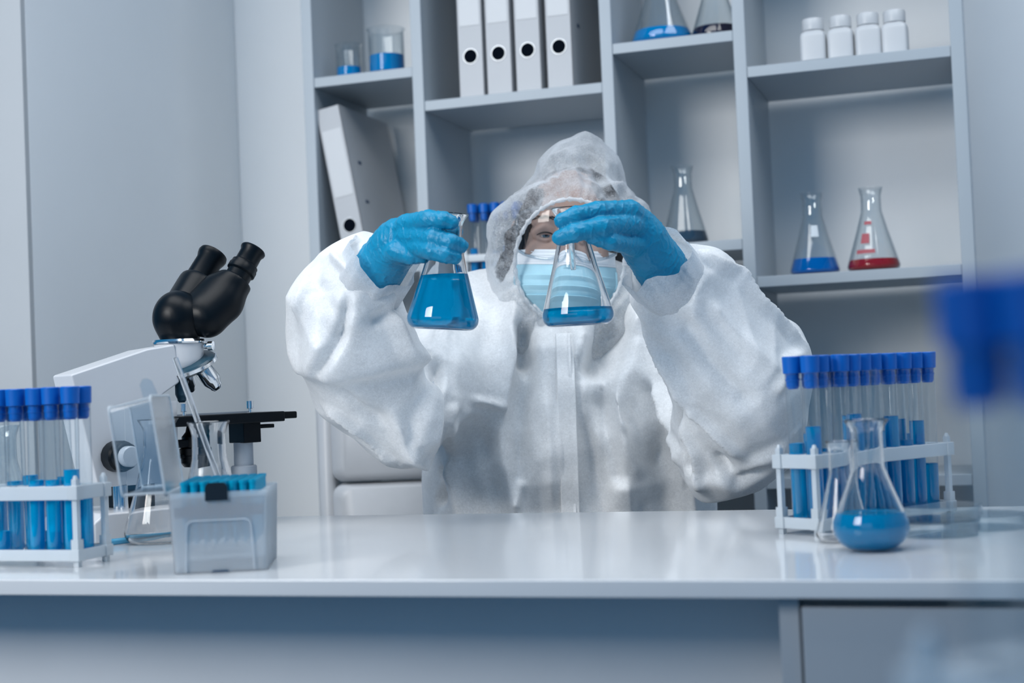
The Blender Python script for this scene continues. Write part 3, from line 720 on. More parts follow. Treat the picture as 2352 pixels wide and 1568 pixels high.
g.ell(px(1135, 1030, 2.205), (0.085, 0.085, 0.21), AXP, 0.06); g.ell(px(1480, 1030, 2.205), (0.085, 0.085, 0.21), AXP, 0.06)
g.cone(px(1085, 770, 2.25), px(1520, 760, 2.25), 0.085, 0.085, 0.06)
g.cone(px(1295, 770, 2.25), px(1300, 690, 2.24), 0.100, 0.088, 0.05)
g.cone(px(792, 612, 1.89), px(775, 700, 1.905), rp(58, 1.89), rp(80, 1.9), 0.03); g.cone(px(1612, 622, 1.89), px(1660, 720, 1.91), rp(62, 1.89), rp(80, 1.9), 0.03)
chpx(g, LS, 0.035, 0.93); chpx(g, RS, 0.035, 0.94)
g.chain([px(925, 985, 2.00), px(1010, 880, 2.12), px(*SHL)], [rp(86, 2.0), 0.075, 0.085], 0.045)
g.chain([px(1650, 1030, 2.01), px(1600, 890, 2.14), px(*SHR)], [rp(92, 2.01), 0.082, 0.088], 0.045)
g.cone(px(1312, 1180, 2.26)+np.array([0, 0, -0.05]), px(1312, 1400, 2.27), 0.16, 0.17, 0.05)
V, Q = g.mesh(); V = smooth_mesh(V, Q, 4); N = vnormals(V, Q); surf = Surf(V, Q)
FOLDS = [
 # torso
 ('v', [(992, 800), (1012, 850), (1020, 900), (1015, 950)], 0.016, 0.020),
 ('s', [(1035, 1130), (1042, 1020), (1068, 925), (1058, 850), (1050, 770)], 0.030, -0.006),
 ('r', [(1068, 925), (1040, 1020), (1033, 1110)], 0.020, 0.010),
 ('v', [(1200, 735), (1200, 800), (1208, 850)], 0.013, 0.024),
 ('s', [(1226, 750), (1228, 860), (1208, 990), (1203, 1080), (1215, 1175)], 0.034, 0.016),
 ('r', [(1190, 760), (1160, 870), (1150, 960)], 0.012, 0.005),
 ('r', [(1108, 925), (1150, 932)], 0.012, 0.007),
 ('v', [(1345, 870), (1375, 800), (1420, 730)], 0.020, 0.024),
 ('r', [(1330, 860), (1340, 760)], 0.014, 0.008),
 ('s', [(1325, 850), (1345, 950), (1385, 1060), (1408, 1175)], 0.036, 0.016),
 ('v', [(1365, 900), (1400, 1000), (1425, 1120)], 0.02, 0.012),
 ('r', [(1490, 880), (1525, 980), (1555, 1075)], 0.016, 0.012),
 ('v', [(1545, 930), (1572, 1020), (1590, 1090)], 0.012, 0.016),
 ('v', [(1470, 870), (1500, 970), (1515, 1080)], 0.014, 0.010),
 ('r', [(1430, 900), (1420, 1000), (1470, 1100)], 0.02, 0.007),
 ('v', [(985, 1070), (1000, 1120), (990, 1170)], 0.012, 0.010),
 ('r', [(1200, 1100), (1185, 1170)], 0.012, 0.007),
 ('r', [(1255, 900), (1262, 1000), (1270, 1170)], 0.018, 0.006),
 # sleeve on the left of the picture
 ('v', [(800, 690), (783, 770), (760, 820), (730, 868)], 0.009, 0.010),
 ('s', [(688, 858), (760, 874), (850, 868), (985, 832)], 0.034, 0.012),
 ('r', [(738, 556), (780, 600), (830, 655)], 0.010, 0.008),
 ('r', [(730, 560), (700, 650), (690, 720)], 0.012, 0.008),
 ('v', [(715, 640), (760, 720), (775, 790)], 0.02, 0.006),
 ('r', [(900, 700), (930, 800), (975, 830)], 0.020, 0.008),
 ('r', [(905, 960), (925, 1022), (985, 1075)], 0.016, 0.010),
 ('v', [(760, 900), (830, 960), (900, 980)], 0.018, 0.009),
 ('r', [(720, 935), (800, 1000), (900, 1062)], 0.012, 0.008),
 ('v', [(850, 740), (900, 720), (950, 690)], 0.012, 0.007),
 ('s', [(990, 770), (985, 840), (940, 985), (925, 1040)], 0.025, 0.012),
 # sleeve on the right of the picture
 ('r', [(1590, 560), (1690, 625), (1780, 735), (1835, 805)], 0.016, 0.010),
 ('v', [(1602, 632), (1575, 680), (1530, 712)], 0.010, 0.016),
 ('r', [(1610, 640), (1560, 700), (1545, 720)], 0.012, 0.006),
 ('r', [(1448, 700), (1500, 820), (1575, 935)], 0.020, 0.012),
 ('v', [(1560, 740), (1640, 850), (1730, 930)], 0.022, 0.010),
 ('r', [(1640, 690), (1720, 790), (1790, 870)], 0.020, 0.007),
 ('r', [(1575, 935), (1650, 1000), (1700, 1040)], 0.014, 0.009),
 ('s', [(1790, 990), (1700, 1065), (1620, 1085), (1560, 1040)], 0.022, 0.010),
 ('v', [(1640, 1040), (1690, 1080), (1750, 1050)], 0.010, 0.010),
 ('r', [(1560, 960), (1600, 1040), (1620, 1110)], 0.014, 0.012),
 ('r', [(1845, 810), (1800, 830), (1770, 900)], 0.014, 0.008),
]
D = 1.55*apply_folds(V, N, surf, FOLDS)
def crumple(P, nseed, rho, tilt, amp, seed):
    "stiff-sheet panels: lower envelope of tilted bowls, meeting in sharp ridges"
    r_ = np.random.RandomState(seed); S = P[r_.choice(len(P), nseed)]; out = np.full(len(P), 9.0)
    for s_ in S:
        q = P-s_; gdir = r_.normal(size=3)*tilt; out = np.minimum(out, q@gdir+np.einsum('ij,ij->i', q, q)/(2*rho)+r_.rand()*amp)
    return out-np.median(out)
zs = np.where((V@_rh > np.quantile(V@_rh, 0.22)) & (V@_rh < np.quantile(V@_rh, 0.78)), 1, 1)
dep = (V-CAM)@_f; tw = np.clip((dep-2.05)/0.07, 0, 1); tw = tw*tw*(3-2*tw)                 # 1 on the torso, 0 on the raised sleeves
hh = V@_rh; zz = V[:, 2]; ph_ = hh*2*math.pi/0.086+1.1*np.sin(zz*9+hh*7)+0.6*np.sin(zz*17)
D += tw*np.clip((1.12-zz)/0.14, 0.15, 1)*(0.0135*(1-1.7*np.abs(np.sin(ph_/2)))+0.0035*np.sin(ph_*1.7+1))      # hanging pleats
D += (1-0.62*tw)*np.clip(1.15*crumple(V*np.array([1, 1, 0.70]), 120, 0.20, 0.17, 0.004, 5), -0.022, 0.016)
D += (1-0.5*tw)*np.clip(0.9*crumple(V*np.array([1, 1, 0.7]), 420, 0.14, 0.13, 0.001, 6), -0.006, 0.006)
D += 0.0004*wnoise(V, 110, 12)-0.003
front = np.clip((V[:, 1]-1.5)/0.2, 0, 1)
V2 = V+N*D[:, None]; V2 = smooth_mesh(V2, Q, 1, 0.25)
suit = mesh_obj('coverall', W(V2), Q, SUIT, PER)
surf2 = Surf(V2, Q)

# trouser legs of the coverall, below the bench
gl_ = SDF(lo-np.array([0, 0.0, 0.62]), np.array([hi[0], 2.45, 0.74]), 0.011)
hip = px(1312, 1400, 2.27)
for sx in (-1, 1):
    hp = np.array([hip[0], hip[1], 0.55])+_rh*0.085*sx; kn = hp+np.array([0, 0, -0.02])-_fh*0.30+_rh*0.05*sx; an = np.array([kn[0], kn[1], 0.09])+_fh*0.04
    gl_.chain([hp, kn, an], [0.105, 0.082, 0.062], 0.04)
    gl_.cone(an+np.array([0, 0, -0.045]), an+np.array([0, 0, -0.045])-_fh*0.15, 0.045, 0.040, 0.02)
gl_.cone(np.array([hip[0], hip[1], 0.56]), np.array([hip[0], hip[1], 0.66]), 0.16, 0.165, 0.05)
Vl, Ql = gl_.mesh(); Vl = smooth_mesh(Vl, Ql, 2)
mesh_obj('trousers', W(Vl), Ql, SUIT, PER)

# zip flap: a raised strip down the front
def strip(pts, width, lift, name, m, parent, thick=0.0015):
    P = [surf2.hit(*q) for q in pts]; P = np.array([p for p in P if p is not None]); b = MB()
    V_ = []; F_ = []
    for p in P:
        for u, l in ((-1, 0.0), (-0.92, lift), (0.92, lift), (1, 0.0)):
            V_.append(p+_rh*width/2*u-_fh*(l+0.0008))
    for i in range(len(P)-1):
        for k in range(3): F_.append((4*i+k, 4*i+k+1, 4*i+k+5, 4*i+k+4))
    b.add([tuple(W(v)) for v in V_], F_); return b.build(name, m, parent, smooth=0.5)
strip([(1296+0.035*(y-760), y) for y in range(765, 1300, 12)], 0.026, 0.004, 'zip_flap', SUIT, suit)
strip([(1306+0.035*(y-760), y) for y in range(765, 1300, 12)], 0.0035, 0.0058, 'flap_seam', SUIT, suit)

# ---- cuffs: open fabric collars round the wrists
def cuff(c0, c1, r0, r1, seed, name):
    a = np.array(c1)-np.array(c0); L = np.linalg.norm(a); a /= L
    e1 = np.cross(a, _up); e1 /= np.linalg.norm(e1); e2 = np.cross(e1, a); n = 64; V_ = []; F_ = []; rows = 9; rnd = np.random.RandomState(seed); ph = rnd.rand(4)*6
    for i in range(rows):
        u = i/(rows-1)
        for k in range(n):
            q = 2*math.pi*k/n
            wv = 1+u*(0.07*math.sin(3*q+ph[0])+0.05*math.sin(7*q+ph[1])+0.035*math.sin(11*q+ph[2])+0.02*math.sin(17*q+ph[3]))
            r = (r0+(r1-r0)*u**0.8)*wv; ax = L*u*(1+0.12*u*math.sin(2*q+ph[2])+0.06*math.sin(5*q+ph[0]))
            V_.append(np.array(c0)+a*ax+e1*r*math.cos(q)+e2*r*math.sin(q))
    for i in range(rows-1):
        for k in range(n): k2 = (k+1) % n; F_.append((i*n+k, i*n+k2, (i+1)*n+k2, (i+1)*n+k))
    o = mesh_obj(name, W(np.array(V_)), F_, CUFFM, suit)
    return o
cuff(px(826, 680, 1.890), px(878, 592, 1.845), 0.050, 0.045, 3, 'cuff')
cuff(px(1562, 672, 1.890), px(1500, 594, 1.845), 0.050, 0.047, 8, 'cuff')

# ---- gloves
def glove(segs, lo, hi, seed, name):
    g = SDF(lo, hi, 0.00145)
    for pts, rad, k in segs: g.chain([px(*p) for p in pts], rad, k)
    V, Q = g.mesh(); V = smooth_mesh(V, Q, 3); N = vnormals(V, Q)
    A_ = np.array(px(*segs[0][0][0])); B_ = np.array(px(*segs[0][0][-1])); ad = (B_-A_)/np.linalg.norm(B_-A_)
    Ps = V+np.outer((V-A_)@ad, ad)*0.9                       # finer across the hand than along it
    n1 = wnoise(Ps, 190, seed); n2 = wnoise(V, 420, seed+1); n3 = wnoise(V, 900, seed+2)
    D = 0.0007*(np.exp(-(n1/0.26)**2)-0.3)+0.00060*(np.exp(-(n2/0.22)**2)-0.3)+0.00008*n3
    return mesh_obj(name, W(V+N*D[:, None]), Q, GLOVE, PER)
LH = [([(842, 668, 1.885), (868, 615, 1.850), (905, 560, 1.825)], [0.030, 0.027, 0.026], 0.012),
      ([(868, 615, 1.850), (918, 540, 1.812)], [0.026, 0.021], 0.014), ([(880, 625, 1.845), (922, 575, 1.812)], [0.022, 0.019], 0.014),
      ([(915, 545, 1.815), (935, 517, 1.790), (985, 504, 1.748), (1018, 505, 1.737), (1038, 512, 1.738)], [0.017, 0.0135, 0.0112, 0.0100, 0.0088], 0.003),
      ([(915, 555, 1.815), (940, 540, 1.785), (997, 546, 1.742), (1035, 556, 1.735), (1058, 564, 1.741)], [0.017, 0.0138, 0.0116, 0.0105, 0.0092], 0.0025),
      ([(915, 570, 1.815), (944, 562, 1.785), (992, 575, 1.741), (1025, 585, 1.735), (1044, 590, 1.739)], [0.017, 0.0135, 0.0114, 0.0102, 0.0090], 0.0025),
      ([(895, 590, 1.822), (912, 577, 1.788), (945, 588, 1.775), (972, 590, 1.772)], [0.017, 0.0125, 0.0098, 0.0082], 0.0025),
      ([(890, 590, 1.855), (930, 550, 1.845), (985, 530, 1.820), (1048, 532, 1.795)], [0.018, 0.014, 0.011, 0.0090], 0.010)]
RH = [([(1550, 668, 1.885), (1520, 612, 1.850), (1480, 548, 1.825)], [0.030, 0.027, 0.026], 0.012),
      ([(1520, 612, 1.850), (1464, 520, 1.812)], [0.026, 0.022], 0.014), ([(1510, 622, 1.845), (1455, 562, 1.812)], [0.023, 0.018], 0.014),
      ([(1468, 510, 1.815), (1448, 486, 1.790), (1375, 484, 1.752), (1322, 494, 1.735), (1290, 507, 1.737)], [0.018, 0.0140, 0.0115, 0.0105, 0.0092], 0.003),
      ([(1468, 525, 1.815), (1446, 515, 1.785), (1382, 521, 1.740), (1322, 534, 1.729), (1287, 546, 1.736)], [0.018, 0.0142, 0.0122, 0.0112, 0.0098], 0.0025),
      ([(1470, 540, 1.815), (1444, 532, 1.800), (1395, 530, 1.780), (1345, 535, 1.775)], [0.017, 0.0130, 0.0100, 0.0085], 0.0025),
      ([(1472, 565, 1.818), (1446, 562, 1.788), (1402, 555, 1.748), (1360, 545, 1.738)], [0.018, 0.0125, 0.0104, 0.0086], 0.0025),
      ([(1490, 580, 1.860), (1440, 540, 1.850), (1395, 520, 1.825), (1335, 520, 1.798)], [0.018, 0.014, 0.011, 0.0090], 0.010)]
def bnd(S):
    P = np.array([px(*p) for pts, r, k in S for p in pts]); return P.min(0)-0.036, P.max(0)+0.036
glove(LH, *bnd(LH), 21, 'glove'); glove(RH, *bnd(RH), 31, 'glove')
# ---- head frame: origin between the eyes, x picture-right, y towards the viewer, z up
FO = px(1303, 541, 2.155)
_roll = math.radians(-2.0)                       # head tips a little to the right of the picture
hx = math.cos(_roll)*_r+math.sin(_roll)*_u; hz = -math.sin(_roll)*_r+math.cos(_roll)*_u
hy = -_f+0.0*hz; hy /= np.linalg.norm(hy)
AXH = [hx, hy, hz]
def H(x, y, z): return FO+hx*x+hy*y+hz*z
g = SDF(FO-np.array([0.14, 0.16, 0.19]), FO+np.array([0.14, 0.24, 0.19]), 0.0021)
def he(c, r, k=0.02, sub=False): g.ell(H(*c), r, AXH, k, sub)
he((0.010, -0.085, 0.030), (0.069, 0.090, 0.076), 0.02)
he((0, -0.052, -0.035), (0.0625, 0.064, 0.082), 0.03)
he((0, -0.030, -0.092), (0.036, 0.034, 0.028), 0.03)
for s in (-1, 1):
    he((s*0.040, -0.012, -0.034), (0.024, 0.020, 0.022), 0.02)
    g.cone(H(s*0.008, 0.003, 0.019), H(s*0.046, -0.008, 0.020), 0.0085, 0.008, 0.014)
    he((s*0.0315, 0.013, 0.000), (0.0165, 0.016, 0.0125), 0.010, True)
    he((s*0.077, -0.088, -0.004), (0.008, 0.017, 0.031), 0.006)
    # eyelids
    up = [H(s*(0.0315-0.0165+0.033*u/8), -0.0035+0.0085*math.sin(math.pi*u/8)-0.004*u/8, -0.002+0.0058*math.sin(math.pi*u/8)) for u in range(9)]
    dn = [H(s*(0.0315-0.0165+0.033*u/8), -0.0035+0.0075*math.sin(math.pi*u/8)-0.004*u/8, -0.001-0.0062*math.sin(math.pi*u/8)) for u in range(9)]
    g.chain(up, [0.0030]*9, 0.003); g.chain(dn, [0.0026]*9, 0.003)
    fold = [H(s*(0.0315-0.015+0.032*u/8), 0.000+0.0055*math.sin(math.pi*u/8)-0.005*u/8, 0.0030+0.0080*math.sin(math.pi*u/8)) for u in range(9)]
    g.chain(fold, [0.0040]*9, 0.005)
g.cone(H(0, 0.006, 0.008), H(0, 0.019, -0.036), 0.0075, 0.0105, 0.012)
for s in (-1, 1): he((s*0.0115, 0.010, -0.040), (0.0080, 0.009, 0.008), 0.006)
he((0, 0.006, -0.066), (0.024, 0.010, 0.010), 0.014)
g.cone(H(0, -0.085, -0.07), H(0, -0.115, -0.165), 0.052, 0.056, 0.03)
Vh, Qh = g.mesh(); Vh = smooth_mesh(Vh, Qh, 1, 0.4)
# torso and arms inside the suit, coarser; joined into the same mesh
g = SDF(lo, hi, 0.009)
g.ell(px(1302, 950, 2.285), (0.165, 0.100, 0.22), AXP, 0.05); g.cone(px(1120, 775, 2.265), px(1490, 765, 2.265), 0.055, 0.055, 0.05)
g.cone(px(1298, 740, 2.27), px(1300, 690, 2.26), 0.06, 0.055, 0.03)
g.chain([px(1115, 800, 2.26), px(905, 965, 2.03), px(858, 640, 1.865)], [0.052, 0.042, 0.031], 0.03)
g.chain([px(1505, 800, 2.26), px(1655, 985, 2.04), px(1530, 640, 1.865)], [0.052, 0.044, 0.031], 0.03)
g.cone(px(1312, 1180, 2.275), px(1312, 1420, 2.28), 0.12, 0.125, 0.04)
Vb, Qb = g.mesh(); Vb = smooth_mesh(Vb, Qb, 2)
body = mesh_obj('body', W(np.concatenate([Vh, Vb])), np.concatenate([Qh, Qb+len(Vh)]), SKIN, PER)
body.data.materials.append(INNER); body.data.polygons.foreach_set('material_index', [0]*len(Qh)+[1]*(len(body.data.polygons)-len(Qh)))
# eyes
EYE = bpy.data.materials.new('eye'); EYE.use_nodes = True
nt = EYE.node_tree; b = nt.nodes['Principled BSDF']; b.inputs['Roughness'].default_value = 0.08
tc = nt.nodes.new('ShaderNodeTexCoord'); sep = nt.nodes.new('ShaderNodeSeparateXYZ'); nt.links.new(tc.outputs['Object'], sep.inputs[0])
rp_ = nt.nodes.new('ShaderNodeValToRGB'); e_ = rp_.color_ramp.elements
e_[0].position = 0.0; e_[0].color = (0.42, 0.40, 0.40, 1); e_[1].position = 1.0; e_[1].color = (0.002, 0.002, 0.003, 1)
for p_, c_ in ((0.875, (0.42, 0.40, 0.40, 1)), (0.890, (0.03, 0.05, 0.07, 1)), (0.94, (0.08, 0.15, 0.20, 1)), (0.975, (0.06, 0.11, 0.15, 1)), (0.982, (0.002, 0.002, 0.003, 1))):
    q_ = e_.new(p_); q_.color = c_
dv = nt.nodes.new('ShaderNodeMath'); dv.operation = 'DIVIDE'; dv.inputs[1].default_value = 0.0122
nt.links.new(sep.outputs['Z'], dv.inputs[0]); nt.links.new(dv.outputs[0], rp_.inputs['Fac']); nt.links.new(rp_.outputs['Color'], b.inputs['Base Color'])
eye_me = MB().lathe([(0.0122*math.sin(math.pi*k/20), -0.0122*math.cos(math.pi*k/20)) for k in range(21)], 24).mesh('eye', EYE, 1.0)
LASH = mat('lash_brow', (0.018, 0.013, 0.012), 0.6)
for s in (-1, 1):
    c = H(s*0.0315, -0.0085, 0.0)
    look = (hy+hx*0.10-hz*0.05); M = align(W(c), look)
    place(eye_me, 'eye', PER, M=M)
    MB().tube([W(H(s*(0.0315-0.0165+0.033*u/10), 0.0005+0.0090*math.sin(math.pi*u/10)-0.004*u/10, -0.0018+0.0050*math.sin(math.pi*u/10))) for u in range(11)], [0.0004]+[0.0011]*9+[0.0004], 6).build('eyelashes', LASH, PER, smooth=1)
    bw = MB()
    for k in range(46):
        u = k/45; c0 = H(s*(0.012+0.042*u), 0.0115-0.012*u*u, 0.0205+0.006*math.sin(u*2.2)-0.004*u*u+random.uniform(-0.0022, 0.0022)); dd = hx*s*0.008+hz*(0.004-0.006*u)+hy*(-0.001)
        bw.tube([W(c0), W(c0+dd*0.5+hy*0.0006), W(c0+dd)], [0.00055, 0.0005, 0.0002], 4)
    bw.build('eyebrow', LASH, PER)
# hair
g = SDF(FO-np.array([0.17, 0.16, 0.20]), FO+np.array([0.17, 0.26, 0.22]), 0.0034)
he((0.014, -0.095, 0.034), (0.073, 0.086, 0.076), 0.02)
for s in (-1, 1): g.chain([H(s*0.060+0.006, -0.050, 0.040), H(s*0.073, -0.064, 0.0), H(s*0.078, -0.08, -0.05), H(s*0.082, -0.085, -0.105)], [0.014, 0.012, 0.020, 0.030], 0.02)
he((-0.083, -0.055, -0.082), (0.026, 0.030, 0.040), 0.02)
he((0.040, -0.052, 0.050), (0.024, 0.039, 0.030), 0.010)
he((0.024, -0.057, 0.068), (0.038, 0.041, 0.019), 0.010)
he((0.018, -0.074, 0.076), (0.038, 0.042, 0.016), 0.010)
Vr, Qr = g.mesh(); Nr = vnormals(Vr, Qr); Vr = Vr+Nr*(0.0015*wnoise(Vr*np.array([1, 1, 0.25]), 420, 5))[:, None]
hair = mesh_obj('hair', W(Vr), Qr, HAIR, PER)
st = MB()
for k in range(60):
    s = -1 if k % 2 else 1; x0 = random.uniform(0.040, 0.064); y0 = -0.012-((x0-0.03)**2)*14
    st.tube([W(H(s*x0*0.9, y0-0.012, 0.070)), W(H(s*(x0+0.004), y0-0.002, 0.040)), W(H(s*(x0+0.008+random.uniform(0, .004)), y0-0.014, 0.008)), W(H(s*(x0+0.008), y0-0.018, random.uniform(-0.03, 0.0)))], [0.0006, 0.0009, 0.0008, 0.0003], 4)
st.build('loose_strands', HAIR, hair)

# ---- surgical mask
MASKB = mat('mask_blue', (0.36, 0.60, 0.70), 0.75, noise=0.06, nscale=40, bump=0.15, bscale=500)
MASKW = mat('mask_white', (0.80, 0.83, 0.86), 0.75, noise=0.03, bump=0.1, bscale=500)
def mask_pt(u, v, lift=0.0):
    "u -1..1 across, v 0 top .. 1 bottom"
    z = 0.0-0.022-0.098*v
    hw = 0.071+0.004*math.sin(v*2.4)-0.075*max(0, v-0.50)**1.25
    ang = u*(1.02-0.22*max(0, v-0.5))
    x = hw*math.sin(ang)/math.sin(1.02)
    yc = 0.0185+0.023*math.sin(min(1, v*1.15)*math.pi*0.62)-0.024*max(0, v-0.62)
    y = yc-0.070*(1-math.cos(ang))*1.25
    z += 0.006*abs(u)*(1-v)*0-0.004*u*0.0
    pl = 0.0                                                         # pleats
    for c in (0.38, 0.53, 0.68):
        t = (v-c)/0.075
        if 0 <= t < 1: pl = max(pl, 0.0042*(1-t))
    y += pl*max(0.15, 1-abs(u)**3)
    if v < 0.28: y += 0.012*math.exp(-(u/0.17)**2)*(1-v/0.28)**0.6
    return H(x, y+lift, z)
def patch(fn, nu, nv, u0=-1, u1=1, v0=0, v1=1):
    V_ = [W(fn(u0+(u1-u0)*i/nu, v0+(v1-v0)*j/nv)) for j in range(nv+1) for i in range(nu+1)]
    F_ = [(j*(nu+1)+i, j*(nu+1)+i+1, (j+1)*(nu+1)+i+1, (j+1)*(nu+1)+i) for j in range(nv) for i in range(nu)]
    return MB().add(V_, F_)
def solid(o, t): s_ = o.modifiers.new('solid', 'SOLIDIFY'); s_.thickness = t; s_.offset = 0; return o
mk = solid(patch(lambda u, v: mask_pt(u, v), 60, 90, v0=0.20).build('face_mask', MASKB, PER, smooth=1.2), 0.0012)
solid(patch(lambda u, v: mask_pt(u, v, 0.0012), 60, 14, v0=0.0, v1=0.225).build('nose_band', MASKW, mk, smooth=1.2), 0.0010)
solid(patch(lambda u, v: mask_pt(u*1.0, v, -0.0014), 50, 10, v0=0.86, v1=1.045).build('lower_edge', MASKW, mk, smooth=1.2), 0.0010)
for v in (0.035, 0.085, 0.185):
    MB().tube([W(mask_pt(-0.97+1.94*k/60, v, 0.0022)) for k in range(61)], [0.00035 if k % 2 else 0.0007 for k in range(61)], 5).build('stitch_line', MASKW, mk)
for s in (-1, 1):
    MB().tube([W(mask_pt(s*0.98, 0.05)), W(H(s*0.078, -0.070, -0.020)), W(H(s*0.084, -0.100, 0.010)), W(H(s*0.083, -0.112, -0.02)), W(H(s*0.078, -0.085, -0.055)), W(mask_pt(s*0.98, 0.8))], 0.0014, 6).build('ear_loop', MASKW, mk, smooth=1)
    MB().tube([W(mask_pt(s*0.985, v/10, 0.0008)) for v in range(3, 9)], 0.0022, 6).build('side_binding', MASKB, mk, smooth=1)

# ---- safety goggles
LENS = thin_glass('goggle_lens', tint=(0.96, 0.975, 0.985), base=0.03, edge=0.5, power=3.5, rough=0.03)
GFR = thin_glass('goggle_frame', tint=(0.80, 0.85, 0.88), base=0.10, edge=0.5, power=2.0, rough=0.15, edge_tint=(0.6, 0.68, 0.74))
def lens_pt(u, v):
    a = u*1.02; x = 0.0735*math.sin(a)/math.sin(1.02); y = 0.043-0.075*(1-math.cos(a))-0.006*v*v+0.0045*v
    top = 0.036-0.010*abs(u)**4; bot = -0.037+0.016*math.exp(-(u/0.16)**2)+0.016*abs(u)**3
    return H(x, y, bot+(top-bot)*(v+1)/2)
gg = patch(lens_pt, 48, 20, -1, 1, -1, 1).build('goggles', LENS, PER, smooth=1.2); gg.name = 'goggles'
ol = [lens_pt(-1+2*k/40, 1) for k in range(41)]+[lens_pt(1, 1-2*k/16) for k in range(1, 17)]+[lens_pt(1-2*k/40, -1) for k in range(1, 41)]+[lens_pt(-1, -1+2*k/16) for k in range(1, 17)]
MB().tube([W(p) for p in ol], 0.0022, 8).build('frame', GFR, gg, smooth=1)
for s in (-1, 1):
    def side(u, v, s=s):
        p = lens_pt(s, v); return p+(H(s*0.074, -0.058, 0)-H(s*0.0735, 0.007, 0))*u*0.75
    solid(patch(side, 10, 12, 0, 1, -1, 1).build('side_shield', GFR, gg, smooth=1.2), 0.0012)

# ---- hood
g = SDF(FO-np.array([0.24, 0.20, 0.22]), FO+np.array([0.24, 0.32, 0.25]), 0.0036)
he((0.018, -0.075, -0.010), (0.105, 0.115, 0.100), 0.03)
he((0.010, -0.030, -0.010), (0.098, 0.090, 0.100), 0.03)
g.chain([H(0.021, -0.080, 0.046), H(0.022, -0.075, 0.088), H(0.022, -0.066, 0.134)], [0.094, 0.062, 0.020], 0.012)
he((-0.086, -0.015, -0.022), (0.026, 0.040, 0.056), 0.022)
he((0.090, -0.030, -0.010), (0.030, 0.045, 0.070), 0.025)
g.cone(H(0.0, -0.08, -0.05), H(0.0, -0.10, -0.150), 0.100, 0.105, 0.03)
g.cone(H(-0.055, -0.04, -0.06), H(-0.045, -0.035, -0.125), 0.045, 0.050, 0.03); g.cone(H(0.06, -0.04, -0.06), H(0.05, -0.035, -0.125), 0.045, 0.050, 0.03)
Vo, Qo = g.mesh(); Vo = smooth_mesh(Vo, Qo, 3); No = vnormals(Vo, Qo)
so = Surf(Vo, Qo)
HF = [('r', [(1330, 300), (1322, 380), (1322, 460)], 0.012, 0.006), ('v', [(1345, 360), (1380, 420), (1400, 462)], 0.012, 0.008), ('r', [(1240, 380), (1300, 350), (1325, 375)], 0.012, 0.007),
      ('r', [(1205, 455), (1250, 420), (1262, 440)], 0.008, 0.005), ('v', [(1230, 400), (1262, 425), (1290, 462)], 0.007, 0.005), ('r', [(1262, 425), (1300, 462)], 0.006, 0.004),
      ('v', [(1270, 380), (1290, 430), (1300, 460)], 0.006, 0.005), ('r', [(1400, 440), (1450, 430), (1490, 455)], 0.012, 0.008), ('v', [(1400, 380), (1440, 430), (1470, 470)], 0.014, 0.007),
      ('r', [(1130, 500), (1150, 560), (1145, 640)], 0.012, 0.004), ('v', [(1140, 580), (1165, 600), (1190, 620)], 0.008, 0.005), ('r', [(1210, 700), (1180, 660), (1150, 690)], 0.012, 0.006)]
Do = apply_folds(Vo, No, so, HF)
Do += np.clip(0.9*crumple(Vo, 90, 0.10, 0.14, 0.003, 9), -0.001, 0.010)+np.clip(0.8*crumple(Vo, 300, 0.06, 0.12, 0.001, 10), -0.002, 0.004)
rel = Vo-FO; fx = rel@hx; fy = rel@hy; fz = rel@hz
OC, OA, OB = (0.004, -0.040), 0.078, 0.088                           # opening centre, half width, half height in the face frame
def orad(a): return OA*(1-0.06*math.cos(2*a)), OB
q = np.sqrt(((fx-OC[0])/OA)**2+((fz-OC[1])/OB)**2); inop = (q < 1) & (fy > -0.06)
gat = np.exp(-((q-1)/0.28)**2)*(fy > -0.05); ang = np.arctan2((fz-OC[1])/OB, (fx-OC[0])/OA)
Do += 0.0032+gat*0.0022*np.sin(ang*38+3*np.sin(ang*5))                      # gathers round the elastic edge
Vo2 = Vo+No*Do[:, None]
keep = ~np.any(inop[Qo], axis=1)
ring = np.any(inop[Qo], axis=1) & ~np.all(inop[Qo], axis=1)
bnd_ = np.setdiff1d(np.unique(Qo[ring]), np.where(inop)[0]); sc_q = (1/np.maximum(q[bnd_], 1e-3))-1   # snap the cut edge to the oval
Vo2[bnd_] += np.outer((fx[bnd_]-OC[0])*sc_q, hx)+np.outer((fz[bnd_]-OC[1])*sc_q, hz)
hood = mesh_obj('hood', W(Vo2), Qo[keep], HOODM, suit)
hood.parent = suit
edge = []
for k in range(121):
    a = 2*math.pi*k/120; x, z = OC[0]+OA*math.cos(a)*1.01, OC[1]+OB*math.sin(a)*1.01
    h = so.t.ray_cast(Vector(H(x, 0.3, z)), Vector(-hy)); edge.append(np.array(h[0]) if h[0] is not None else H(x, 0.0, z))
MB().tube([W(p+hy*0.001) for p in edge], [0.0030+0.0009*math.sin(k*1.9)+0.0006*math.sin(k*3.1) for k in range(121)], 8).build('elastic_edge', CUFFM, hood, smooth=1.2)

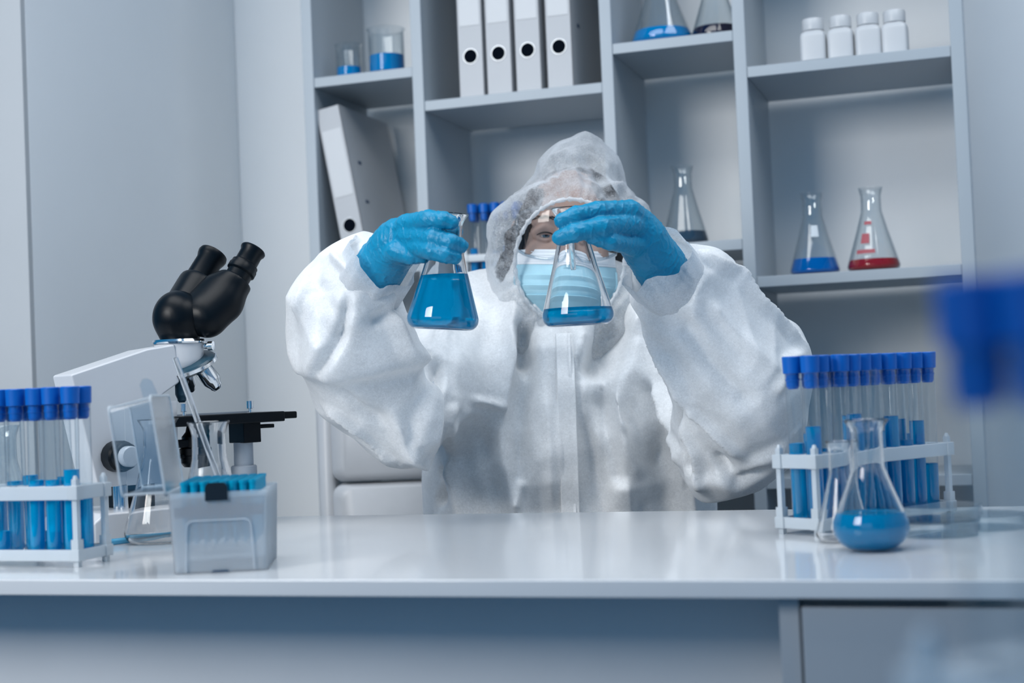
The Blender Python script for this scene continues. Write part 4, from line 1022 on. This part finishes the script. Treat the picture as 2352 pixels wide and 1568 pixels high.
# ================================================================== flasks held in the gloves
def held_flask(label, top, bot, D, level_px, liq):
    T = px(*top, D); Bp = px(*bot, D); ax = T-Bp; h = np.linalg.norm(ax); ax /= h
    q = Vector(ax).to_track_quat('Z', 'Y').to_matrix().to_4x4(); M = Matrix.Translation(Vector(Bp)) @ q
    e = thing('erlenmeyer_flask', label, 'flask'); e.matrix_world = M
    out, inn = flask_profile(h, 0.0432, 0.0186, 0.0250, 0.0125, 0.72, 0.0017)
    MB().lathe(out+inn, 72).build('glass_body', GLASS, e, smooth=0.9)
    lp = px(level_px[0], level_px[1], D); zl = (M.inverted() @ Vector(lp))
    lw = MB().lathe(liquid_profile(inn, min(zl.z+0.02, h*0.68)), 72).mesh('liquid', liq, 0.9)
    b = bmesh.new(); b.from_mesh(lw); up = M.to_3x3().transposed() @ Vector((0, 0, 1))
    r_ = bmesh.ops.bisect_plane(b, geom=b.verts[:]+b.edges[:]+b.faces[:], plane_co=zl, plane_no=up, clear_outer=True)
    ed = [x for x in r_['geom_cut'] if isinstance(x, bmesh.types.BMEdge)]; bmesh.ops.contextual_create(b, geom=ed); bmesh.ops.recalc_face_normals(b, faces=b.faces); b.to_mesh(lw); b.free()
    place(lw, 'liquid', e); return e
held_flask('flask two thirds full of blue liquid held by the gloved hand on the left', (1028, 491), (1016, 757), 1.775, (1018, 632), BLUE)
held_flask('flask with shallow blue liquid held in front of the face mask', (1313, 477), (1329, 748), 1.772, (1328, 708), BLUE)
tag(MB().lathe([(0.0028, 0), (0.0034, 0.003), (0.0034, 0.060), (0.0026, 0.060), (0.0026, 0.003), (0.0014, 0)], 16, align(px(1317, 620, 1.772), px(1309, 520, 1.774)-px(1317, 620, 1.772)), closed=True).build('glass_dropper', GLASS, smooth=0.8), 'short glass dropper hanging inside the flask before the face mask', 'dropper')

# ================================================================== office chair
LEATH = mat('white_leather', (0.45, 0.47, 0.495), 0.4, noise=0.03, bump=0.05, bscale=120)
ch = thing('office_chair', 'white padded leather chair behind the person', 'chair', tuple(at_depth_z(1060, 2.47, 0.0)))
co = np.array(ch.location)
def cushion(c, sx, sy, sz, name, bulge=0.012, par=ch):
    "padded panel in the frame (picture right, away, up)"
    n = 14; V_ = []; F_ = []
    b = MB()
    rings = []
    for k in range(9):
        t = -1+2*k/8; s_ = (1-abs(t)**3.2)**0.5 if abs(t) < 1 else 0.0
        rr = rrect(sx*(0.90+0.10*s_), sz*(0.93+0.07*s_), 0.02)
        rings.append([tuple(np.array(c)-co+_rh*x+_up*z+_fh*t*sy/2) for x, z in rr])
    loft(b, rings); return b.build(name, LEATH, par, smooth=0.9)
bx0 = px(742, 1050, 2.44); wch = 0.47
cc = bx0+_rh*(wch/2)
for z0, z1_ in ((0.53, 0.765), (0.768, 0.955)):
    c = cc.copy(); c[2] = (z0+z1_)/2; cushion(c-_fh*0.0, wch-0.03, 0.07, z1_-z0, 'back_cushion')
MB().tube([tuple(cc-co+_rh*s*(wch/2-0.006)+_fh*0.01+_up*(z-cc[2])) for s, z in ((-1, 0.50), (-1, 0.93), (-0.9, 0.965), (0.9, 0.965), (1, 0.93), (1, 0.50))], 0.016, 10).build('back_frame', LEATH, ch, smooth=0.9)
sc_ = cc-_fh*0.25; sc_[2] = 0.42
MB().box((0, 0, 0), (wch, 0.46, 0.07), Matrix.Translation(Vector(sc_-co)) @ Matrix.Rotation(YAW, 4, 'Z')).build('seat', LEATH, ch, bevel=0.02, seg=4)
CHR = mat('chair_chrome', (0.7, 0.72, 0.75), 0.2, metal=1.0)
sp = sc_-co
MB().tube([tuple(sp+np.array([0, 0, -0.035])), tuple(sp+np.array([0, 0, -0.33]))], 0.025, 14).build('gas_column', CHR, ch, smooth=0.8)
for k in range(5):
    a = 2*math.pi*k/5+0.3; t_ = sp+np.array([0.27*math.cos(a), 0.27*math.sin(a), -0.345])
    lg = MB().tube([tuple(sp+np.array([0, 0, -0.31])), tuple(t_)], [0.022, 0.014], 8).build('leg', CHR, ch, smooth=0.8)
    MB().lathe([(0, -0.012), (0.02, -0.012), (0.026, -0.006), (0.026, 0.006), (0.02, 0.012), (0, 0.012)], 16, align(t_+np.array([0, 0, -0.049]), (math.sin(a), -math.cos(a), 0))).build('caster', LATCH, lg, smooth=0.7)
for s in (-1, 1):
    pass
MB().tube([tuple(sp+_fh*0.1+np.array([0, 0, -0.03])), tuple(sp+_fh*0.29+np.array([0, 0, 0.0])), tuple(sp+_fh*0.30+np.array([0, 0, 0.2]))], 0.02, 10).build('back_bracket', CHR, ch, smooth=0.8)
# ================================================================== microscope
MO = atz(250, 1238, DESK_Z); _sa = math.radians(-29); MS_ = np.array([math.cos(_sa), math.sin(_sa), 0]); MA = np.array([-MS_[1], MS_[0], 0])
def mpt(x, y, off):
    d = ray(x, y); t = ((MO+MS_*off-CAM)@MS_)/(d@MS_); return CAM+d*t
MF_ = frame((MO[0], MO[1], DESK_Z+0.0003), MA); MFI = MF_.inverted()
def ml(x, y, off): return tuple(MFI @ Vector(mpt(x, y, off)))
SWHT = mat('microscope_white_enamel', (0.62, 0.63, 0.65), 0.3, coat=0.2); SBLK = mat('microscope_black', (0.0015, 0.0035, 0.006), 0.36, spec=0.22)
SDK = mat('nosepiece_blue_black', (0.02, 0.06, 0.09), 0.3); CHRM = mat('polished_chrome', (0.80, 0.82, 0.84), 0.12, metal=1.0); SGR = mat('microscope_grey', (0.36, 0.40, 0.45), 0.4)
sc = thing('microscope', 'white binocular microscope with black eyepieces at the left end of the bench', 'microscope'); sc.matrix_world = MF_
bo = [(-0.040, 0.0), (-0.040, 0.024), (-0.026, 0.034), (0.175, 0.034), (0.200, 0.020), (0.205, 0.0)]
MB().prism(bo, -0.042, 0.092).build('base', SWHT, sc, bevel=0.003)
arm = [(-0.043, 0.062), (-0.043, 0.198), (0.060, 0.2275), (0.099, 0.2330), (0.104, 0.185), (0.082, 0.172), (0.062, 0.158), (0.056, 0.140), (0.060, 0.118), (0.098, 0.110), (0.098, 0.062)]
# the spine is a narrow face turned to the lamp: front edge tapers as it comes down
arm[0] = (-0.012, 0.062); arm[1] = (-0.0415, 0.1985)
a_ = MB().prism(arm, 0.0, 0.050).build('arm', SWHT, sc, bevel=0.0025)
MB().box((0.045, 0.025, 0.048), (0.040, 0.040, 0.030)).build('pillar', SBLK, sc)
for y in (0.006, 0.018): MB().lathe([(0, 0.0335), (0.0065, 0.0335), (0.0065, 0.0625), (0, 0.0625)], 18, Matrix.Translation((0.022, y-0.004, 0))).build('rod', CHRM, sc, smooth=0.6)
MB().box((0.062, -0.0002, 0.112), (0.072, 0.0006, 0.10)).build('cover_plate', SWHT, sc, bevel=0.0002)
kn = MB().lathe([(0, 0), (0.0178, 0), (0.0190, 0.002), (0.0190, 0.020), (0.0165, 0.0225), (0.0165, 0.030), (0.0150, 0.032), (0, 0.032)], 32, align((0.0105, -0.0005, 0.0985), (0, -1, 0)), wob=lambda k: 1.0 if k % 2 else 0.985).build('coarse_focus_knob', SBLK, sc, smooth=0.5)
MB().lathe([(0, 0.0322), (0.0125, 0.0322), (0.0125, 0.041), (0.011, 0.0425), (0, 0.0425)], 24, align((0.0105, -0.0005, 0.0985), (0, -1, 0))).build('fine_focus_knob', SWHT, kn, smooth=0.5)
hm = MB().lathe([(0, 0.196), (0.0225, 0.197), (0.0290, 0.206), (0.0305, 0.214), (0.0310, 0.234), (0, 0.234)], 40, Matrix.Translation((0.119, 0.025, 0))).build('head_mount', SWHT, sc, smooth=0.5)
MB().lathe([(0.0, 0.2342), (0.0335, 0.2342), (0.0340, 0.2365), (0.0325, 0.2395), (0.0, 0.2395)], 40, Matrix.Translation((0.119, 0.025, 0))).build('chrome_ring', CHRM, hm, smooth=0.5)
MB().lathe([(0, 0), (0.0035, 0), (0.0035, 0.006), (0.0058, 0.0065), (0.0058, 0.013), (0, 0.0135)], 16, align((0.140, 0.000, 0.230), (0.55, -0.84, 0))).build('clamp_screw', CHRM, hm, smooth=0.5)
tilt = Vector((-0.40, -0.12, 0.91))
npm = align(ml(430, 842, -0.024), tilt)
ns = MB().lathe([(0, -0.006), (0.028, -0.006), (0.0375, -0.001), (0.039, 0.003), (0.036, 0.007), (0.026, 0.010), (0, 0.010)], 40, npm).build('nosepiece', SDK, sc, smooth=0.6)
MB().lathe([(0.0385, -0.0005), (0.0402, 0.0), (0.0402, 0.0042), (0.0385, 0.0046)], 40, npm, closed=True, wob=lambda k: 1.0 if k % 2 else 0.985).build('grip_ring', CHRM, ns, smooth=0.5)
def objective(p, q, r, L):
    d = (Vector(q)-Vector(p)).normalized()
    o = MB().lathe([(0, 0), (r*0.80, 0), (r*0.80, L*0.10), (r, L*0.12), (r, L*0.22), (r*0.90, L*0.24), (r*0.90, L*0.66), (r*0.80, L*0.74), (r*0.62, L*0.86), (r*0.60, L*0.92), (r*0.40, L), (0, L)], 24, align(p, d)).build('objective', CHRM, ns, smooth=0.5)
    return o
P1, P2 = Vector(ml(458, 836, -0.012)), Vector(ml(501, 893, -0.004)); objective(P1, P2, 0.0132, (P2-P1).length)
P1, P2 = Vector(ml(416, 868, -0.012)), Vector(ml(418, 924, -0.012)); o_ = objective(P1, P2, 0.0090, (P2-P1).length); o_.data.materials[0] = SDK
objective(Vector((0.140, 0.046, 0.200)), Vector((0.165, 0.070, 0.165)), 0.009, 0.036)
# binocular head
hc = MFI @ Vector(mpt(409, 732, -0.025))
hl = [mpt(405, 728, -0.050), mpt(447, 655, -0.054)]; hr = [mpt(478, 732, 0.000), mpt(537, 652, 0.004)]
allp = np.array(hl+hr+[mpt(409, 732, -0.025)])
g = SDF(allp.min(0)-0.06, allp.max(0)+0.06, 0.0024)
g.ell(mpt(409, 727, -0.025), (0.0315, 0.0315, 0.0335), None, 0.01)
g.cone(mpt(412, 740, -0.025), mpt(414, 775, -0.025), 0.029, 0.024, 0.01)
Vm, Qm = g.mesh(); Vm = smooth_mesh(Vm, Qm, 2)
inv = np.array(MFI)
def tol(Vv): return Vv@inv[:3, :3].T+inv[:3, 3]
hd = mesh_obj('head_turret', tol(Vm), Qm, SBLK, sc)
for seg, extra in ((hl, False), (hr, True)):
    g = SDF(allp.min(0)-0.06, allp.max(0)+0.06, 0.0024)
    g.cone(seg[0], seg[1], 0.0235, 0.0225, 0.01)
    if extra: g.cone(mpt(440, 720, -0.02), mpt(495, 665, -0.015), 0.0215, 0.0205, 0.015); g.cone(mpt(470, 722, -0.005), mpt(520, 700, 0.004), 0.022, 0.0195, 0.015)
    else: g.cone(mpt(425, 700, -0.035), mpt(455, 655, -0.04), 0.022, 0.0215, 0.012)
    ax_ = np.array(seg[1])-np.array(seg[0]); ax_ /= np.linalg.norm(ax_)
    Vm, Qm = g.mesh(); lim = (Vm-np.array(seg[1]))@ax_; Vm = Vm-np.outer(np.maximum(lim-0.006, 0)*0.93, ax_)   # flat tube end
    Vm = smooth_mesh(Vm, Qm, 1)
    th_ = mesh_obj('tube_housing', tol(Vm), Qm, SBLK, hd)
def eyepiece(base, top, prof):
    d = Vector(top)-Vector(base); L = d.length
    MB().lathe([(r, z*L) for r, z in prof], 36, align(MFI @ Vector(base), MFI.to_3x3() @ d)).build('eyepiece', SBLK, hd, smooth=0.5)
eyepiece(mpt(447, 655, -0.054), mpt(491, 583, -0.056), [(0, 0), (0.0200, 0), (0.0205, 0.10), (0.0175, 0.16), (0.0172, 0.74), (0.0190, 0.84), (0.0200, 0.93), (0.0190, 1.0), (0.0135, 1.0), (0.012, 0.94), (0, 0.94)])
eyepiece(mpt(537, 652, 0.004), mpt(583, 572, 0.006), [(0, 0), (0.0195, 0), (0.0195, 0.08), (0.0165, 0.14), (0.0165, 0.30), (0.0190, 0.34), (0.0190, 0.46), (0.0178, 0.50), (0.0178, 0.56), (0.0150, 0.60), (0.0148, 0.86), (0.0168, 0.93), (0.0170, 0.97), (0.0160, 1.0), (0.0115, 1.0), (0.010, 0.95), (0, 0.95)])
# stage
stg = MB().box((0.150, 0.028, 0.1365), (0.175, 0.120, 0.013)).box((0.246, -0.012, 0.1375), (0.028, 0.030, 0.009)).build('stage', SBLK, sc, bevel=0.0015)
MB().box((0.155, 0.020, 0.1437), (0.120, 0.014, 0.0022)).build('slide_holder', SGR, stg)
for x, y in ((0.102, -0.010), (0.199, -0.010)): MB().lathe([(0, 0.1435), (0.0022, 0.1435), (0.0022, 0.148), (0.0046, 0.1485), (0.0046, 0.158), (0, 0.158)], 14, Matrix.Translation((x, y, 0))).build('stage_screw', CHRM, stg, smooth=0.5)
sb = MB().box((0.196, 0.000, 0.118), (0.026, 0.036, 0.027)).box((0.221, -0.008, 0.1245), (0.022, 0.014, 0.005)).build('stage_carrier', SBLK, sc, bevel=0.001)
MB().lathe([(0, 0.074), (0.0125, 0.074), (0.0125, 0.105), (0, 0.105)], 24, Matrix.Translation((0.193, 0.0, 0))).build('stage_drive_shaft', SGR, sc, smooth=0.5)
MB().lathe([(0, 0.036), (0.0165, 0.036), (0.0165, 0.074), (0.015, 0.0755), (0, 0.0755)], 24, Matrix.Translation((0.193, 0.0, 0))).build('stage_drive_knob', SGR, sc, smooth=0.5)
cd_ = MB().lathe([(0, 0.078), (0.016, 0.078), (0.020, 0.083), (0.020, 0.092), (0.0215, 0.093), (0.0215, 0.101), (0.018, 0.103), (0.018, 0.116), (0.013, 0.122), (0.011, 0.131), (0, 0.131)], 32, Matrix.Translation((0.130, 0.010, 0))).build('condenser', SBLK, sc, smooth=0.5)
MB().box((0.110, 0.012, 0.108), (0.050, 0.020, 0.010)).box((0.110, 0.012, 0.092), (0.050, 0.014, 0.005)).build('condenser_bracket', SBLK, sc, bevel=0.001)
MB().lathe([(0, 0.0342), (0.026, 0.0342), (0.026, 0.048), (0.022, 0.053), (0, 0.053)], 32, Matrix.Translation((0.132, 0.020, 0))).build('illuminator', SBLK, sc, smooth=0.5)
